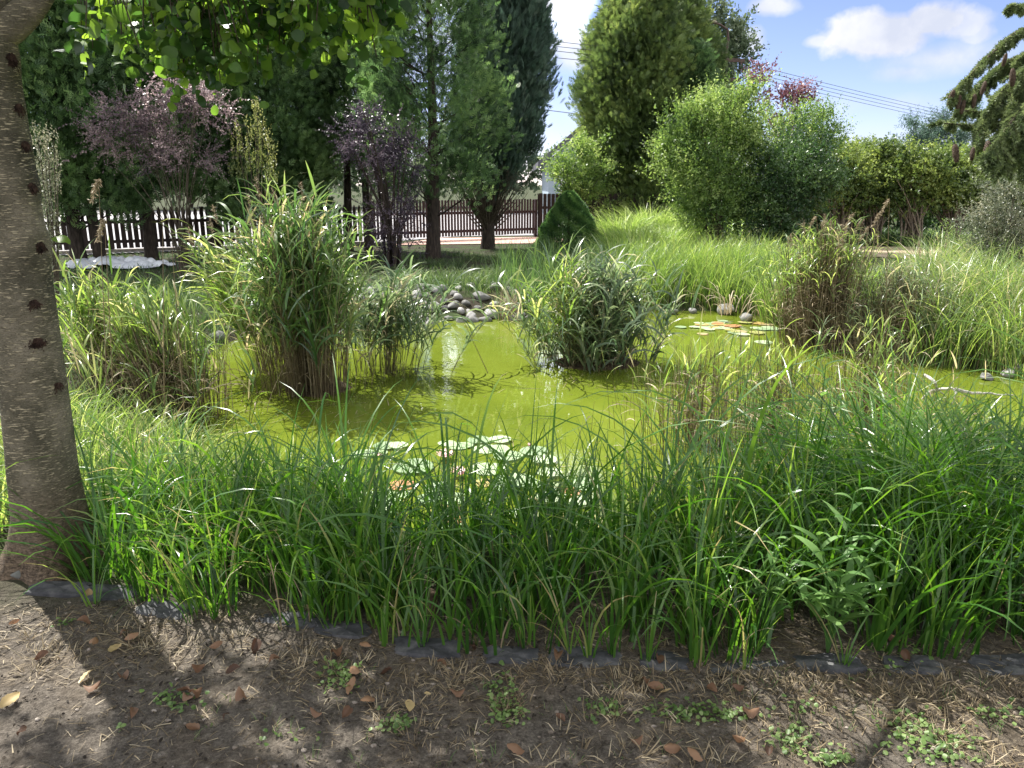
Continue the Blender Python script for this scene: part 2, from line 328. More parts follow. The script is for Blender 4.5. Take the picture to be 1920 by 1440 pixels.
def fixquads(F):
    F = np.asarray(F); bad = F[:, 2] == F[:, 3]
    return F[~bad], F[bad][:, :3]
def scatter(g, T, P, D, Nn, L, Wd, a):
    """place template T at P with axis D, normal Nn."""
    TV, TF = T; P = np.asarray(P, float); n = len(P)
    if n == 0: return
    D = nrm(np.asarray(D, float)); Sx = nrm(np.cross(Nn, D)); Nx = np.cross(D, Sx)
    L = np.broadcast_to(np.asarray(L, float), (n,)); Wd = np.broadcast_to(np.asarray(Wd, float), (n,)); a = np.broadcast_to(np.asarray(a, float), (n,))
    V = P[:, None] + TV[None, :, 0:1] * D[:, None] * L[:, None, None] + TV[None, :, 1:2] * Sx[:, None] * Wd[:, None, None] + TV[None, :, 2:3] * Nx[:, None] * L[:, None, None]
    k = len(TV); base = (np.arange(n) * k)[:, None, None]
    q, t = fixquads(TF) if TF.shape[1] == 4 else (np.zeros((0, 4), int), TF)
    A = np.repeat(a, k)
    s0 = g.n; g.v.append(V.reshape(-1, 3)); g.a.append(np.clip(A, 0, 1)); g.n += n * k
    if len(q): g.q.append((base + q[None]).reshape(-1, 4) + s0)
    if len(t): g.t.append((base + t[None]).reshape(-1, 3) + s0)
def randdir(n, zlo=-1, zhi=1):
    z = U(zlo, zhi, n); th = U(0, 2 * math.pi, n); r = np.sqrt(np.maximum(0, 1 - z * z))
    return np.stack([r * np.cos(th), r * np.sin(th), z], 1)
def shoots(g, P, D, SL, per, LL, LW, a, T=T_LEAF, spread=.9, droop=0.):
    """leafy shoots: per leaves along each of the shoots."""
    P = np.asarray(P); n = len(P); D = nrm(D)
    SL = np.broadcast_to(SL, (n,)); LL = np.broadcast_to(LL, (n,)); LW = np.broadcast_to(LW, (n,)); a = np.broadcast_to(a, (n,))
    t = (np.arange(per)[None] + U(0, 1, (n, per))) / per
    Q = P[:, None] + D[:, None] * (SL[:, None] * t)[..., None]; Q[..., 2] -= droop * SL[:, None] * t ** 2
    ld = D[:, None] * .55 + randdir(n * per).reshape(n, per, 3) * spread
    nn_ = randdir(n * per, .1, 1)
    sc = (1.1 - .45 * t) * U(.75, 1.2, (n, per))
    scatter(g, T, Q.reshape(-1, 3), ld.reshape(-1, 3), nn_, (LL[:, None] * sc).ravel(), (LW[:, None] * sc * U(.62, 1.12, (n, per))).ravel(), (a[:, None] + U(-.15, .15, (n, per))).ravel())

def lathe_blob(g, c, r, seg=12, ring=8, noise=.1, a=.5, flat=1):
    th = np.linspace(0, math.pi, ring + 1); ph = np.arange(seg) / seg * 2 * math.pi
    X = np.sin(th)[:, None] * np.cos(ph)[None]; Y = np.sin(th)[:, None] * np.sin(ph)[None]; Z = np.cos(th)[:, None] + 0 * X
    k1, k2, k3 = U(0, 6, 3)
    m = 1 + noise * (np.sin(2.3 * X + k1) + np.sin(3.1 * Y + k2) + .7 * np.sin(2.7 * Z + k3 + 2 * X)) / 1.6
    V = np.stack([X * m * r[0], Y * m * r[1], Z * m * r[2]], -1) + np.array(c)
    idx = np.arange((ring + 1) * seg).reshape(ring + 1, seg)
    F = np.stack([idx[:-1], idx[1:], np.roll(idx[1:], -1, 1), np.roll(idx[:-1], -1, 1)], -1).reshape(-1, 4)
    g.add(V.reshape(-1, 3), F, a)
def box(g, c, s, a=.5, rotz=0.):
    x, y, z = s[0] / 2, s[1] / 2, s[2] / 2
    V = np.array([(-x, -y, -z), (x, -y, -z), (x, y, -z), (-x, y, -z), (-x, -y, z), (x, -y, z), (x, y, z), (-x, y, z)])
    cz, sz = math.cos(rotz), math.sin(rotz)
    V = np.stack([V[:, 0] * cz - V[:, 1] * sz, V[:, 0] * sz + V[:, 1] * cz, V[:, 2]], 1) + np.array(c)
    g.add(V, [(0, 3, 2, 1), (4, 5, 6, 7), (0, 1, 5, 4), (1, 2, 6, 5), (2, 3, 7, 6), (3, 0, 4, 7)], a)

# ------------------------------------------------------------------ terrain and pond
WZ = -0.30
shore_px = [(600, 968), (380, 900), (330, 800), (385, 705), (430, 640), (560, 622), (700, 612), (880, 602), (1010, 598), (1120, 590), (1240, 585), (1420, 586),
            (1480, 625), (1640, 668), (1780, 690), (1920, 712), (2150, 735), (2500, 900), (1900, 960), (1500, 985), (960, 990)]
SH = np.array([[*G(x, y, WZ)[:2]] for x, y in shore_px])
def chaikin(P, it=2):
    for _ in range(it):
        Q = np.roll(P, -1, 0); P = np.stack([.75 * P + .25 * Q, .25 * P + .75 * Q], 1).reshape(-1, 2)
    return P
SH = chaikin(SH)
def sdist(X, Y):
    """signed distance to the shoreline, negative in the pond."""
    X = np.asarray(X, float); Y = np.asarray(Y, float); sh = X.shape
    x = X.ravel(); y = Y.ravel(); best = np.full(x.shape, 1e9); ins = np.zeros(x.shape, bool)
    for i in range(len(SH)):
        a, b = SH[i], SH[(i + 1) % len(SH)]; d = b - a
        t = np.clip(((x - a[0]) * d[0] + (y - a[1]) * d[1]) / (d @ d), 0, 1)
        best = np.minimum(best, (x - a[0] - t * d[0]) ** 2 + (y - a[1] - t * d[1]) ** 2)
        c = ((a[1] > y) != (b[1] > y)) & (x < (b[0] - a[0]) * (y - a[1]) / (b[1] - a[1] + 1e-12) + a[0]); ins ^= c
    d = np.sqrt(best); return np.where(ins, -d, d).reshape(sh)
def hnoise(X, Y):
    return (np.sin(1.7 * X + .6) * np.sin(2.1 * Y + 1.3) + .6 * np.sin(4.3 * X + 2.2 * Y) + .35 * np.sin(9.1 * X - 6.3 * Y + 2) + .25 * np.sin(17 * X + 13 * Y)) / 2.2
def gz(X, Y):
    X = np.asarray(X, float); Y = np.asarray(Y, float); d = sdist(X, Y)
    s = np.clip(d / 1.15, 0, 1); s = s * s * (3 - 2 * s)
    z = np.where(d > 0, WZ - .02 + (.32) * s ** .8, WZ - .02 + np.maximum(-.55, d * .7))
    far = np.clip((Y - 10) / 8, 0, 1) * .0
    return z + hnoise(X, Y) * .018 * np.clip(d + .4, 0, 1) + far
def gzf(x, y): return float(gz(np.array([x]), np.array([y]))[0])

# ground sheet: fine in the middle, coarse to the horizon
def axis(lo, hi, step, far, grow=1.35):
    a = list(np.arange(lo, hi + 1e-6, step)); s = step
    while a[-1] < far: s *= grow; a.append(a[-1] + s)
    s = step
    while a[0] > -far: s *= grow; a.insert(0, a[0] - s)
    return np.array(a)
xs = axis(-9, 10, .07, 900); ys = axis(.6, 13, .07, 900)
X, Y = np.meshgrid(xs, ys, indexing='ij')
near = (np.abs(X) < 14) & (Y > -2) & (Y < 20)
Z = np.zeros_like(X); Z[near] = gz(X[near], Y[near])
idx = np.arange(X.size).reshape(X.shape)
F = np.stack([idx[:-1, :-1], idx[1:, :-1], idx[1:, 1:], idx[:-1, 1:]], -1).reshape(-1, 4)
m, t = newmat('garden soil'); n = t.nodes.new; l = t.links.new
pos = n('ShaderNodeNewGeometry').outputs['Position']
def noise(sc, det=6, ro=.6):
    z = n('ShaderNodeTexNoise'); z.inputs['Scale'].default_value = sc; z.inputs['Detail'].default_value = det; z.inputs['Roughness'].default_value = ro
    l(pos, z.inputs['Vector']); return z.outputs[0]
n1, n2, n3 = noise(2.2), noise(28, 8, .7), noise(110, 4, .7)
def mr(f, a, b):
    q = n('ShaderNodeMapRange'); q.inputs[1].default_value = a; q.inputs[2].default_value = b; l(f, q.inputs[0]); return q.outputs[0]
def mixc(f, a, b):
    q = n('ShaderNodeMix'); q.data_type = 'RGBA'
    if isinstance(f, float): q.inputs[0].default_value = f
    else: l(f, q.inputs[0])
    for i, c in ((6, a), (7, b)):
        if isinstance(c, tuple): q.inputs[i].default_value = (*c, 1)
        else: l(c, q.inputs[i])
    return q.outputs[2]
soil = ramp(t, mr(n2, .3, .7), [(.030, .025, .021), (.088, .075, .062), (.165, .142, .118), (.28, .245, .205)])
soil2 = ramp(t, mr(n3, .3, .7), [(.018, .015, .012), (.092, .078, .062), (.27, .235, .19)])
soil = mixc(.45, soil, soil2)
dry = ramp(t, mr(n2, .3, .7), [(.05, .040, .028), (.13, .103, .075), (.25, .205, .15)])
grn = ramp(t, mr(n3, .3, .7), [(.018, .032, .010), (.04, .062, .018), (.08, .10, .035)])
sx = n('ShaderNodeSeparateXYZ'); l(pos, sx.inputs[0])
base = mixc(mr(n1, .48, .66), soil, dry)
bed = mixc(mr(n1, .40, .60), (.04, .034, .022), grn)     # planted soil away from the path
yy = n('ShaderNodeMapRange'); yy.inputs[1].default_value = 2.6; yy.inputs[2].default_value = 3.0; l(sx.outputs[1], yy.inputs[0])
base = mixc(yy.outputs[0], base, bed)
p = n('ShaderNodeBsdfPrincipled'); p.inputs['Roughness'].default_value = .95; p.inputs['Specular IOR Level'].default_value = .15; l(base, p.inputs['Base Color'])
ad = n('ShaderNodeMath'); ad.operation = 'ADD'; l(n2, ad.inputs[0]); l(n3, ad.inputs[1])
bp = n('ShaderNodeBump'); bp.inputs['Strength'].default_value = .9; bp.inputs['Distance'].default_value = .02; l(ad.outputs[0], bp.inputs['Height']); l(bp.outputs[0], p.inputs['Normal'])
o = n('ShaderNodeOutputMaterial'); l(p.outputs[0], o.inputs[0]); M['soil'] = m
props(Geo().add(np.stack([X, Y, Z], -1).reshape(-1, 3), F).build('ground', 'soil'), kind='structure')

# water
m, t = newmat('algae green water'); n = t.nodes.new; l = t.links.new
pos = n('ShaderNodeNewGeometry').outputs['Position']
n1 = noise(.9, 3); n2 = noise(5, 3)
c = ramp(t, mr(n1, .3, .7), [(.088, .118, .012), (.114, .148, .016), (.140, .175, .022)])
p = n('ShaderNodeBsdfPrincipled'); p.inputs['Roughness'].default_value = .015; p.inputs['IOR'].default_value = 1.38; l(c, p.inputs['Base Color'])
bp = n('ShaderNodeBump'); bp.inputs['Strength'].default_value = .07; bp.inputs['Distance'].default_value = .03; l(n2, bp.inputs['Height']); l(bp.outputs[0], p.inputs['Normal'])
o = n('ShaderNodeOutputMaterial'); l(p.outputs[0], o.inputs[0]); M['water'] = m
wx, wy = np.meshgrid(np.linspace(-6, 9, 40), np.linspace(3, 13, 30), indexing='ij')
idx = np.arange(wx.size).reshape(wx.shape); F = np.stack([idx[:-1, :-1], idx[1:, :-1], idx[1:, 1:], idx[:-1, 1:]], -1).reshape(-1, 4)
props(Geo().add(np.stack([wx, wy, 0 * wx + WZ], -1).reshape(-1, 3), F).build('pond_water', 'water'), kind='structure')

# paved ground behind the fence, sandy path on the right
def sheet(name, pts, z, mat):
    g = Geo(); pts = [Vector(p_) for p_ in pts]
    V = [(p_[0], p_[1], z) for p_ in pts]; n_ = len(V)
    c_ = np.mean(np.array(V), 0); V.append(tuple(c_))
    g.add(V, [(i, (i + 1) % n_, n_) for i in range(n_)]); return props(g.build(name, mat, smooth=False), kind='structure')
FP = [G(60, 487), G(330, 477), G(690, 457), G(840, 449), G(1005, 445)]      # fence line on the ground
sheet('road', [(-60, 19.5), (-10, 17.9), (-4, 21.6), (-1.7, 24.4), (5.5, 26), (4.5, 48), (-60, 48)], .016, 'paving')
sheet('paved_path', [(-3.3, 20.9), (1.4, 21.6), (1.6, 24.2), (-2.2, 23.6)], .020, 'pinkpave')
sheet('sandy_path', [(*G(1500, 478)[:2],), (*G(2100, 500)[:2],), (*G(2100, 468)[:2],), (*G(1500, 462)[:2],)], .018, 'sand')

# ------------------------------------------------------------------ left tree with horizontal-streaked bark
m, t = newmat('smooth banded bark'); n = t.nodes.new; l = t.links.new
pos0 = n('ShaderNodeNewGeometry').outputs['Position']
mp = n('ShaderNodeMapping'); mp.inputs['Scale'].default_value = (30, 30, 260); l(pos0, mp.inputs[0])
z = n('ShaderNodeTexNoise'); z.inputs['Scale'].default_value = 1.0; z.inputs['Detail'].default_value = 2.5; z.inputs['Distortion'].default_value = .5; l(mp.outputs[0], z.inputs['Vector'])
pos = pos0; z2 = noise(5, 6); z3 = noise(60, 5, .7)
c = ramp(t, z2, [(.055, .050, .032, .35), (.105, .094, .062, .5), (.20, .175, .125, .65)])
st = n('ShaderNodeMapRange'); st.inputs[1].default_value = .55; st.inputs[2].default_value = .60; l(z.outputs[0], st.inputs[0])
c2 = mixc(st.outputs[0], c, (.38, .33, .22))
sx = n('ShaderNodeSeparateXYZ'); l(pos0, sx.inputs[0])
lowr = n('ShaderNodeMapRange'); lowr.inputs[1].default_value = .45; lowr.inputs[2].default_value = .08; l(sx.outputs[2], lowr.inputs[0])
rb = ramp(t, z3, [(.03, .02, .014, .3), (.12, .085, .055, .5), (.22, .16, .11, .7)])
c3 = mixc(lowr.outputs[0], c2, rb)
p = n('ShaderNodeBsdfPrincipled'); p.inputs['Roughness'].default_value = .75; p.inputs['Specular IOR Level'].default_value = .3; l(c3, p.inputs['Base Color'])
ad = n('ShaderNodeMath'); ad.operation = 'ADD'; l(st.outputs[0], ad.inputs[0]); l(z3, ad.inputs[1])
bp = n('ShaderNodeBump'); bp.inputs['Strength'].default_value = 1.0; bp.inputs['Distance'].default_value = .010; l(ad.outputs[0], bp.inputs['Height']); l(bp.outputs[0], p.inputs['Normal'])
o = n('ShaderNodeOutputMaterial'); l(p.outputs[0], o.inputs[0]); M['band_bark'] = m
M['knotbark'] = plainmat('dark knot bark', [(.010, .006, .004), (.035, .018, .012), (.09, .055, .036)], 40, .9, .9, dist=.02)

TY = 3.08
tree = thing('alder_tree', 'tree with a pale banded grey trunk and dark knots beside the pond', 'tree', G(100, 1050))
cl = [(100, 1075, 160), (98, 1030, 142), (95, 960, 130), (86, 880, 126), (76, 780, 124), (64, 680, 122), (50, 560, 118), (34, 440, 114), (14, 300, 112), (-8, 160, 108), (-20, 60, 108), (-34, -60, 104), (-40, -200, 100), (-60, -420, 92), (-70, -700, 84)]
C_ = []; Rr_ = []
for (px, py, w) in cl:
    q = AT(px - (7 if py < 900 else 3), py, TY); dep = q.y * math.cos(PITCH) - (q.z - 1.6) * math.sin(PITCH)
    C_.append(q); Rr_.append(w * .92 / 2 / FPX * dep)
C_ = np.array(C_); Rr_ = np.array(Rr_)
# resample finely and deform
zz = np.linspace(C_[0, 2], C_[-1, 2], 150); o_ = np.argsort(C_[:, 2])
cx = np.interp(zz, C_[o_, 2], C_[o_, 0]); rr = np.interp(zz, C_[o_, 2], Rr_[o_])
rr = rr * (1 + .35 * np.exp(-np.maximum(zz, 0) / .09))
sg = 56; an = np.arange(sg) / sg * 2 * math.pi
knots = [(52, 350, .062), (58, 465, .078), (57, 570, .052), (28, 100, .055), (66, 640, .028), (66, 268, .045), (128, 730, .045), (48, 195, .038)]
KN = []
for (px, py, rk) in knots:
    zc = AT(px, py, TY - .12).z; ccx = np.interp(zc, zz, cx); r0 = np.interp(zc, zz, rr)
    q = AT(px, py, TY - .10); s_ = np.clip((q.x - ccx) / r0, -.96, .96); KN.append((-math.acos(s_), zc, rk, ccx, r0))
RR = rr[:, None] * (1 + .03 * np.sin(3 * an[None] + zz[:, None] * 2.1) + .02 * np.sin(7 * an[None] - zz[:, None] * 5) * np.exp(-zz[:, None] * 1.2)) * np.ones((1, sg))
root = np.exp(-np.maximum(zz, 0) / .10)[:, None] * .20 * np.sin(5 * an[None] + .7); RR = RR * (1 + root)
for (ka, kz, rk, ccx, r0) in KN:
    da = np.abs((an[None] - ka + math.pi) % (2 * math.pi) - math.pi) * r0; dz_ = (zz[:, None] - kz)
    RR += rk * .42 * np.exp(-(da ** 2 + (dz_ * 1.2) ** 2) / (rk * 1.1) ** 2) - rk * .38 * np.exp(-(da ** 2 + dz_ ** 2) / (rk * .5) ** 2)
V = np.stack([cx[:, None] + RR * np.cos(an)[None], TY + RR * np.sin(an)[None], zz[:, None] + 0 * RR], -1)
idx = np.arange(V.shape[0] * sg).reshape(-1, sg)
F = np.stack([idx[:-1], np.roll(idx[:-1], -1, 1), np.roll(idx[1:], -1, 1), idx[1:]], -1).reshape(-1, 4)
trunk = Geo().add(V.reshape(-1, 3), F).build('trunk', 'band_bark', tree)
for (ka, kz, rk, ccx, r0) in KN:                     # rough scars round the old branch stubs
    g = Geo(); nq = 420
    a_ = rng.normal(0, 1, (nq, 2)) * rk * np.array([.62, .40]); a_[:, 1] += np.abs(a_[:, 0]) * -.35
    ang = ka + a_[:, 0] / r0; rad = r0 + rk * .20 - np.hypot(a_[:, 0], a_[:, 1]) * .45
    P = np.stack([ccx + rad * np.cos(ang), TY + rad * np.sin(ang), kz + a_[:, 1]], 1)
    Dn = np.stack([-np.sin(ang), np.cos(ang), 0 * ang], 1) * U(-1, 1, nq)[:, None] + np.array([0, 0, -.7]) + np.stack([np.cos(ang), np.sin(ang), 0 * ang], 1) * .35
    Nn = np.stack([np.cos(ang), np.sin(ang), 0 * ang], 1)
    scatter(g, T_LANCE, P, Dn, Nn, U(.010, .028, nq), U(.005, .011, nq), U(0, 1, nq)); k = g.build('knot', 'knotbark', trunk)
# boughs
top = np.array([cx[-1], TY, zz[-1]])
fork = np.array(AT(28, 55, TY)); forkr = np.array(AT(20, 30, TY - .02))
br = Geo()
tgt = [((-1.5, 3.7, 2.95), .05), ((-.3, 4.6, 3.6), .05), ((-1.2, 5.8, 4.4), .045), ((-2.6, 5.2, 4.2), .04), ((.4, 5.6, 4.7), .04), ((-3.2, 4.2, 4.0), .04), ((-1.0, 4.0, 4.6), .04), ((-2.9, 2.2, 4.6), .04), ((-1.2, 2.6, 4.9), .035)]
ends = []
for i, (q, r) in enumerate(tgt):
    q = np.array(q, float)
    s = fork - np.array([.06, 0, .08]) if i == 0 else np.array([np.interp(U(2.9, 4.2), zz, cx), TY, 0]) 
    if i: s[2] = U(2.7, min(4.3, q[2])); s[0] = np.interp(s[2], zz, cx)
    P = curve_pts(s, q, 9, bow=np.array([0, 0, .22 if i else -.06])); P[0, 1:-1] += rng.normal(0, .03, (7, 3))
    v_, f_ = tubes(P, np.linspace(r, .012, 9)[None] * np.ones((1, 9)), 8); (br.add(v_, f_) if i else None); ends.append(P[0])
# fork limb seen at the frame's top
P = curve_pts(np.array(AT(-2, 60, TY)), np.array(AT(110, -75, TY + .05)), 8, bow=np.array([.01, 0, -.03])); v_, f_ = tubes(P, np.linspace(.065, .035, 8)[None], 14); br.add(v_, f_)
P = curve_pts(P[0, -1], (-.9, 3.4, 3.0), 8, bow=np.array([0, 0, .08])); v_, f_ = tubes(P, np.linspace(.04, .012, 8)[None], 8); br.add(v_, f_); ends.append(P[0])
P = curve_pts((-1.3, 3.3, 2.9), (-.45, 3.6, 2.75), 8, bow=np.array([0, 0, .1])); v_, f_ = tubes(P, np.linspace(.016, .006, 8)[None], 6); br.add(v_, f_)
br.build('branches', 'band_bark', tree)

# crown: hanging sprays seen at the top of the frame plus the canopy over the path
cg = Geo(); kx = math.sin(SUN_AZ) / math.tan(SUN_EL); ky = math.cos(SUN_AZ) / math.tan(SUN_EL)
gaps = [(G(45, 1180), .34), (G(20, 1270), .25), (G(290, 1120), .13), (G(400, 1190), .15), (G(230, 1150), .10), (G(60, 1090), .2), (G(720, 1395), .10), (G(1080, 1385), .16), (G(1240, 1350), .2), (G(1420, 1400), .2),
        (G(1650, 1395), .26), (G(1180, 1300), .12), (G(930, 1330), .10), (G(1880, 1380), .2), (G(1500, 1310), .12), (G(760, 1170), .1), (G(130, 1320), .12), (G(1340, 1420), .16)]
gx, gy, gzz = U(-2.3, 4.4, 5200), U(-1.0, 4.3, 5200), U(3.0, 6.2, 5200) ** 1.0
edge = 3.35 + .35 * np.sin(gx * 2.3) + .25 * np.sin(gx * 5.1 + 1)
keep = (gy < edge) & ~((gx < -1.25) & (gy > 1.95) & (gy < 3.3) & (U(0, 1, 5200) < .9))
for gp, r in gaps: keep &= np.hypot(gx - gp.x, gy - gp.y) > (r + .18) * U(.85, 1.15, 5200)
keep &= (np.sin(gx * 7 + gy * 3) * np.sin(gy * 8 - gx * 2) + U(-.7, .7, 5200)) < .82
gx, gy, gzz = gx[keep], gy[keep], gzz[keep]
P = np.stack([gx + kx * gzz, gy + ky * gzz, gzz], 1)
vis = P[:, 2] > 1.6 + .225 * P[:, 1] + .08; P = P[vis]
shoots(cg, P, randdir(len(P), -.7, .4), U(.18, .32, len(P)), 6, .095, .085, U(.1, .9, len(P)), T=T_ROUND, droop=.4)
# visible hanging sprays
vs = []
def lower(px):
    pts = [(110, 30), (150, 70), (230, 60), (300, 95), (340, 120), (400, 125), (430, 95), (500, 75), (560, 75), (600, 40), (640, 20), (700, 60), (720, 30)]
    return float(np.interp(px, [q[0] for q in pts], [q[1] for q in pts]))
for i in range(430):
    px = random.choice([random.uniform(150, 600), random.uniform(150, 600), random.uniform(300, 560), random.uniform(640, 720)])
    py = random.uniform(-140, lower(px) - 8); vs.append(AT(px, py, random.uniform(3.0, 4.2)))
for (px, py) in [(405, 60), (400, 80), (395, 110), (410, 130), (330, 90), (300, 95), (340, 105), (150, 20), (170, 60), (235, 70), (680, 60), (675, 85), (690, 40), (705, 75), (570, 50), (480, 90), (500, 100)]: vs.append(AT(px, py, random.uniform(3.2, 3.5)))
vs = np.array(vs); d_ = randdir(len(vs), -1, -.2); 
shoots(cg, vs, d_, U(.10, .2, len(vs)), 6, .070, .066, U(0, 1, len(vs)), T=T_ROUND, droop=.3, spread=.8)
cg.build('crown', 'alder', tree)
tw = Geo(); e_ = vs + np.stack([U(-.1, .1, len(vs)), U(-.1, .1, len(vs)), U(.25, .5, len(vs))], 1)
v_, f_ = tubes(curve_pts(e_, vs - np.array([0, 0, .06]), 4), np.array([[.004, .003, .003, .002]]), 4); tw.add(v_, f_)
tw.build('twigs', 'twig', tree)
# the one leaf on the trunk
g = Geo(); q = AT(97, 448, TY - .08); scatter(g, T_ROUND, [q], [(1, -.1, -.25)], [(0.2, -.4, .9)], .075, .05, .9)
lf = g.build('side_leaf', 'alder', tree); lf['label'] = 'single bright leaf sprouting from the trunk'

# ------------------------------------------------------------------ conifers
def conifer(name, label, base, H, Rm, mat, nclump=900, per=12, L=.17, prof='thuja', z0=.25, T=T_SPRAY, open_=0., trunk_r=.12, lean=(0, 0), avar=.5, up=.55, trunks=None, clumpr=.22, group=None):
    b = np.array(base); tr = thing(name, label, 'tree', base, group)
    n_ = nclump; u = rng.random(n_) ** .85; zf = z0 + (1 - z0) * u
    if prof == 'thuja': Rz = lambda q: Rm * np.minimum(1, ((q - z0) / .08 + .68)) * np.clip(1 - np.clip((q - .45) / .56, 0, 1) ** 1.7, .03, 1)
    elif prof == 'column': Rz = lambda q: Rm * np.minimum(1, ((q - z0) / .22 + .25)) * np.clip(1 - np.clip((q - .55) / .46, 0, 1) ** 2, .05, 1)
    elif prof == 'full': Rz = lambda q: Rm * np.minimum(1, ((q - z0) / .12 + .85)) * np.clip(1 - np.clip((q - .5) / .51, 0, 1) ** 2.2, .04, 1)
    elif prof == 'cone': Rz = lambda q: Rm * np.clip(1 - q, .04, 1) ** .8
    elif prof == 'oval': Rz = lambda q: Rm * np.sqrt(np.clip(1 - ((q - (z0 + 1) / 2) / ((1 - z0) / 2 * 1.02)) ** 2, .02, 1))
    ph = U(0, 2 * math.pi, n_); k1, k2, k3 = U(0, 6, 3)
    lump = 1 + .11 * np.sin(3 * ph + zf * 9 + k1) + .10 * np.sin(5 * ph - zf * 17 + k2) + .10 * np.sin(4 * ph + zf * 37 + k3)
    rad = Rz(zf) * lump * (1 - .55 * rng.random(n_) ** 2.2)
    lx = lean[0] * zf * H; ly = lean[1] * zf * H
    C = np.stack([b[0] + lx + rad * np.cos(ph), b[1] + ly + rad * np.sin(ph), b[2] + zf * H], 1)
    if open_:
        kk = (np.sin(C[:, 0] * 4 + k1) * np.sin(C[:, 2] * 3.3 + k2) + np.sin(C[:, 2] * 7 + C[:, 0] * 3)) + U(-.8, .8, n_) < 1.6 - open_ * 2; C = C[kk]; ph = ph[kk]; zf = zf[kk]; rad = rad[kk]
    n_ = len(C); kq = Rz(zf)
    out = np.stack([np.cos(ph), np.sin(ph), 0 * ph], 1)
    av = .42 + avar * .45 * np.sin(C[:, 2] * 4 + ph * 3 + k1) * np.sin(ph * 5 + C[:, 2] * 1.7) + .30 * (rad / np.maximum(Rz(zf), .05) - .7) + U(-.28, .28, n_)  # clump highlights and darker inner sprays are painted into the leaf tone
    off = rng.normal(0, clumpr * .5, (n_, per, 3)); P = (C[:, None] + off).reshape(-1, 3)
    D = (out[:, None] * U(.3, 1, (n_, per, 1)) + np.array([0, 0, up]) * U(.5, 1.5, (n_, per, 1)) + rng.normal(0, .35, (n_, per, 3))).reshape(-1, 3)
    Nn = rng.normal(0, 1, D.shape); Nn[:, 2] *= .5
    LL = U(.6, 1.25, len(P)) * L
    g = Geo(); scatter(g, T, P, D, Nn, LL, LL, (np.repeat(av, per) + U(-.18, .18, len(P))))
    g.build('crown', mat, tr)
    tg = Geo()
    for (ox, oy, r) in (trunks or [(0, 0, trunk_r)]):
        P = curve_pts((b[0] + ox, b[1] + oy, b[2] - .1), (b[0] + lean[0] * H * .9 + ox * .2, b[1] + lean[1] * H * .9, b[2] + H * .92), 12, bow=np.array([U(-.08, .08), 0, 0]))
        v_, f_ = tubes(P, np.linspace(r, .02, 12)[None] * (1 + .25 * (np.arange(12) == 0)), 10); tg.add(v_, f_)
    nb = 60; q = U(z0 + .02, .85, nb); pb = U(0, 6.28, nb); rb = Rz(q) * .8
    P0 = np.stack([b[0] + lean[0] * q * H + 0 * q, b[1] + 0 * q, b[2] + np.maximum(q * H - rb * .6, .5)], 1)
    P1 = np.stack([b[0] + lean[0] * q * H + rb * np.cos(pb), b[1] + rb * np.sin(pb), b[2] + q * H], 1)
    v_, f_ = tubes(curve_pts(P0, P1, 4, bow=np.array([0, 0, -.06])), np.linspace(.022, .006, 4)[None], 4)
    tg.build('trunk', 'trunkbark', tr); Geo().add(v_, f_).build('branches', 'trunkbark', tr)
    return tr
def gb(px, py): q = G(px, py); return Vector((q.x, q.y, gzf(q.x, q.y)))
# row on the left, in front of the fence
conifer('conifer_tree', 'dark green arborvitae nearest the banded trunk, standing by the white sheet', gb(160, 500), 6.6, 1.25, 'thuja', 2000, 17, .19, z0=.16, trunks=[(-.1, 0, .15), (.30, .1, .12)], clumpr=.3)
conifer('conifer_tree', 'dark arborvitae directly behind the sunlit purple bush', gb(285, 490), 7.2, 1.15, 'thuja', 1800, 17, .19, z0=.2, trunk_r=.13, open_=.2, clumpr=.3)
conifer('conifer_tree', 'dense dark arborvitae rising behind the tall reed clump', gb(520, 478), 6.4, 1.25, 'thuja', 2300, 17, .17, z0=.13, trunk_r=.14, clumpr=.24)
conifer('conifer_tree', 'dark arborvitae behind the darker purple bush', gb(680, 470), 7.6, 1.1, 'thuja', 1700, 17, .19, z0=.26, trunks=[(-.35, 0, .11), (.15, 0, .10)], open_=.1, clumpr=.28)
conifer('conifer_tree', 'dark arborvitae half hidden between the sunlit purple bush and yellow shoots', gb(405, 470), 7.6, 1.05, 'thuja', 1300, 17, .19, z0=.2, trunk_r=.12, open_=.15, clumpr=.28)
conifer('conifer_tree', 'loose see-through cypress with a thick bare lower trunk', gb(812, 484), 7.4, 1.35, 'thuja', 1400, 17, .17, z0=.17, trunk_r=.16, open_=.42, clumpr=.3, avar=.8)
jb = gb(914, 466)
jun = conifer('juniper_tree', 'blue green columnar juniper with spreading bare brown base', jb, 7.2, .92, 'juniper', 2600, 11, .26, prof='column', z0=.20, T=T_FEATHER, trunk_r=.17, lean=(.10, 0), up=1.3, clumpr=.22)
g = Geo(); nb = 150; pa = U(0, 6.28, nb); rr_ = U(.3, 1.0, nb); P0 = np.array(jb) + np.stack([0 * pa + .02, 0 * pa, U(.3, .8, nb)], 1)
P1 = np.array(jb) + np.stack([rr_ * np.cos(pa) + .1, rr_ * np.sin(pa), U(1.3, 2.0, nb)], 1)
v_, f_ = tubes(curve_pts(P0, P1, 5, bow=np.array([0, 0, -.1])), np.linspace(.022, .004, 5)[None], 4); g.add(v_, f_)
for _ in range(3):
    q = P1[rng.integers(0, nb, 220)]; v_, f_ = tubes(curve_pts(q + rng.normal(0, .12, q.shape), q + rng.normal(0, .12, q.shape) + np.array([0, 0, .25]), 3), np.array([[.004, .003, .002]]), 3); g.add(v_, f_)
g.build('bare_branches', 'twig', jun)
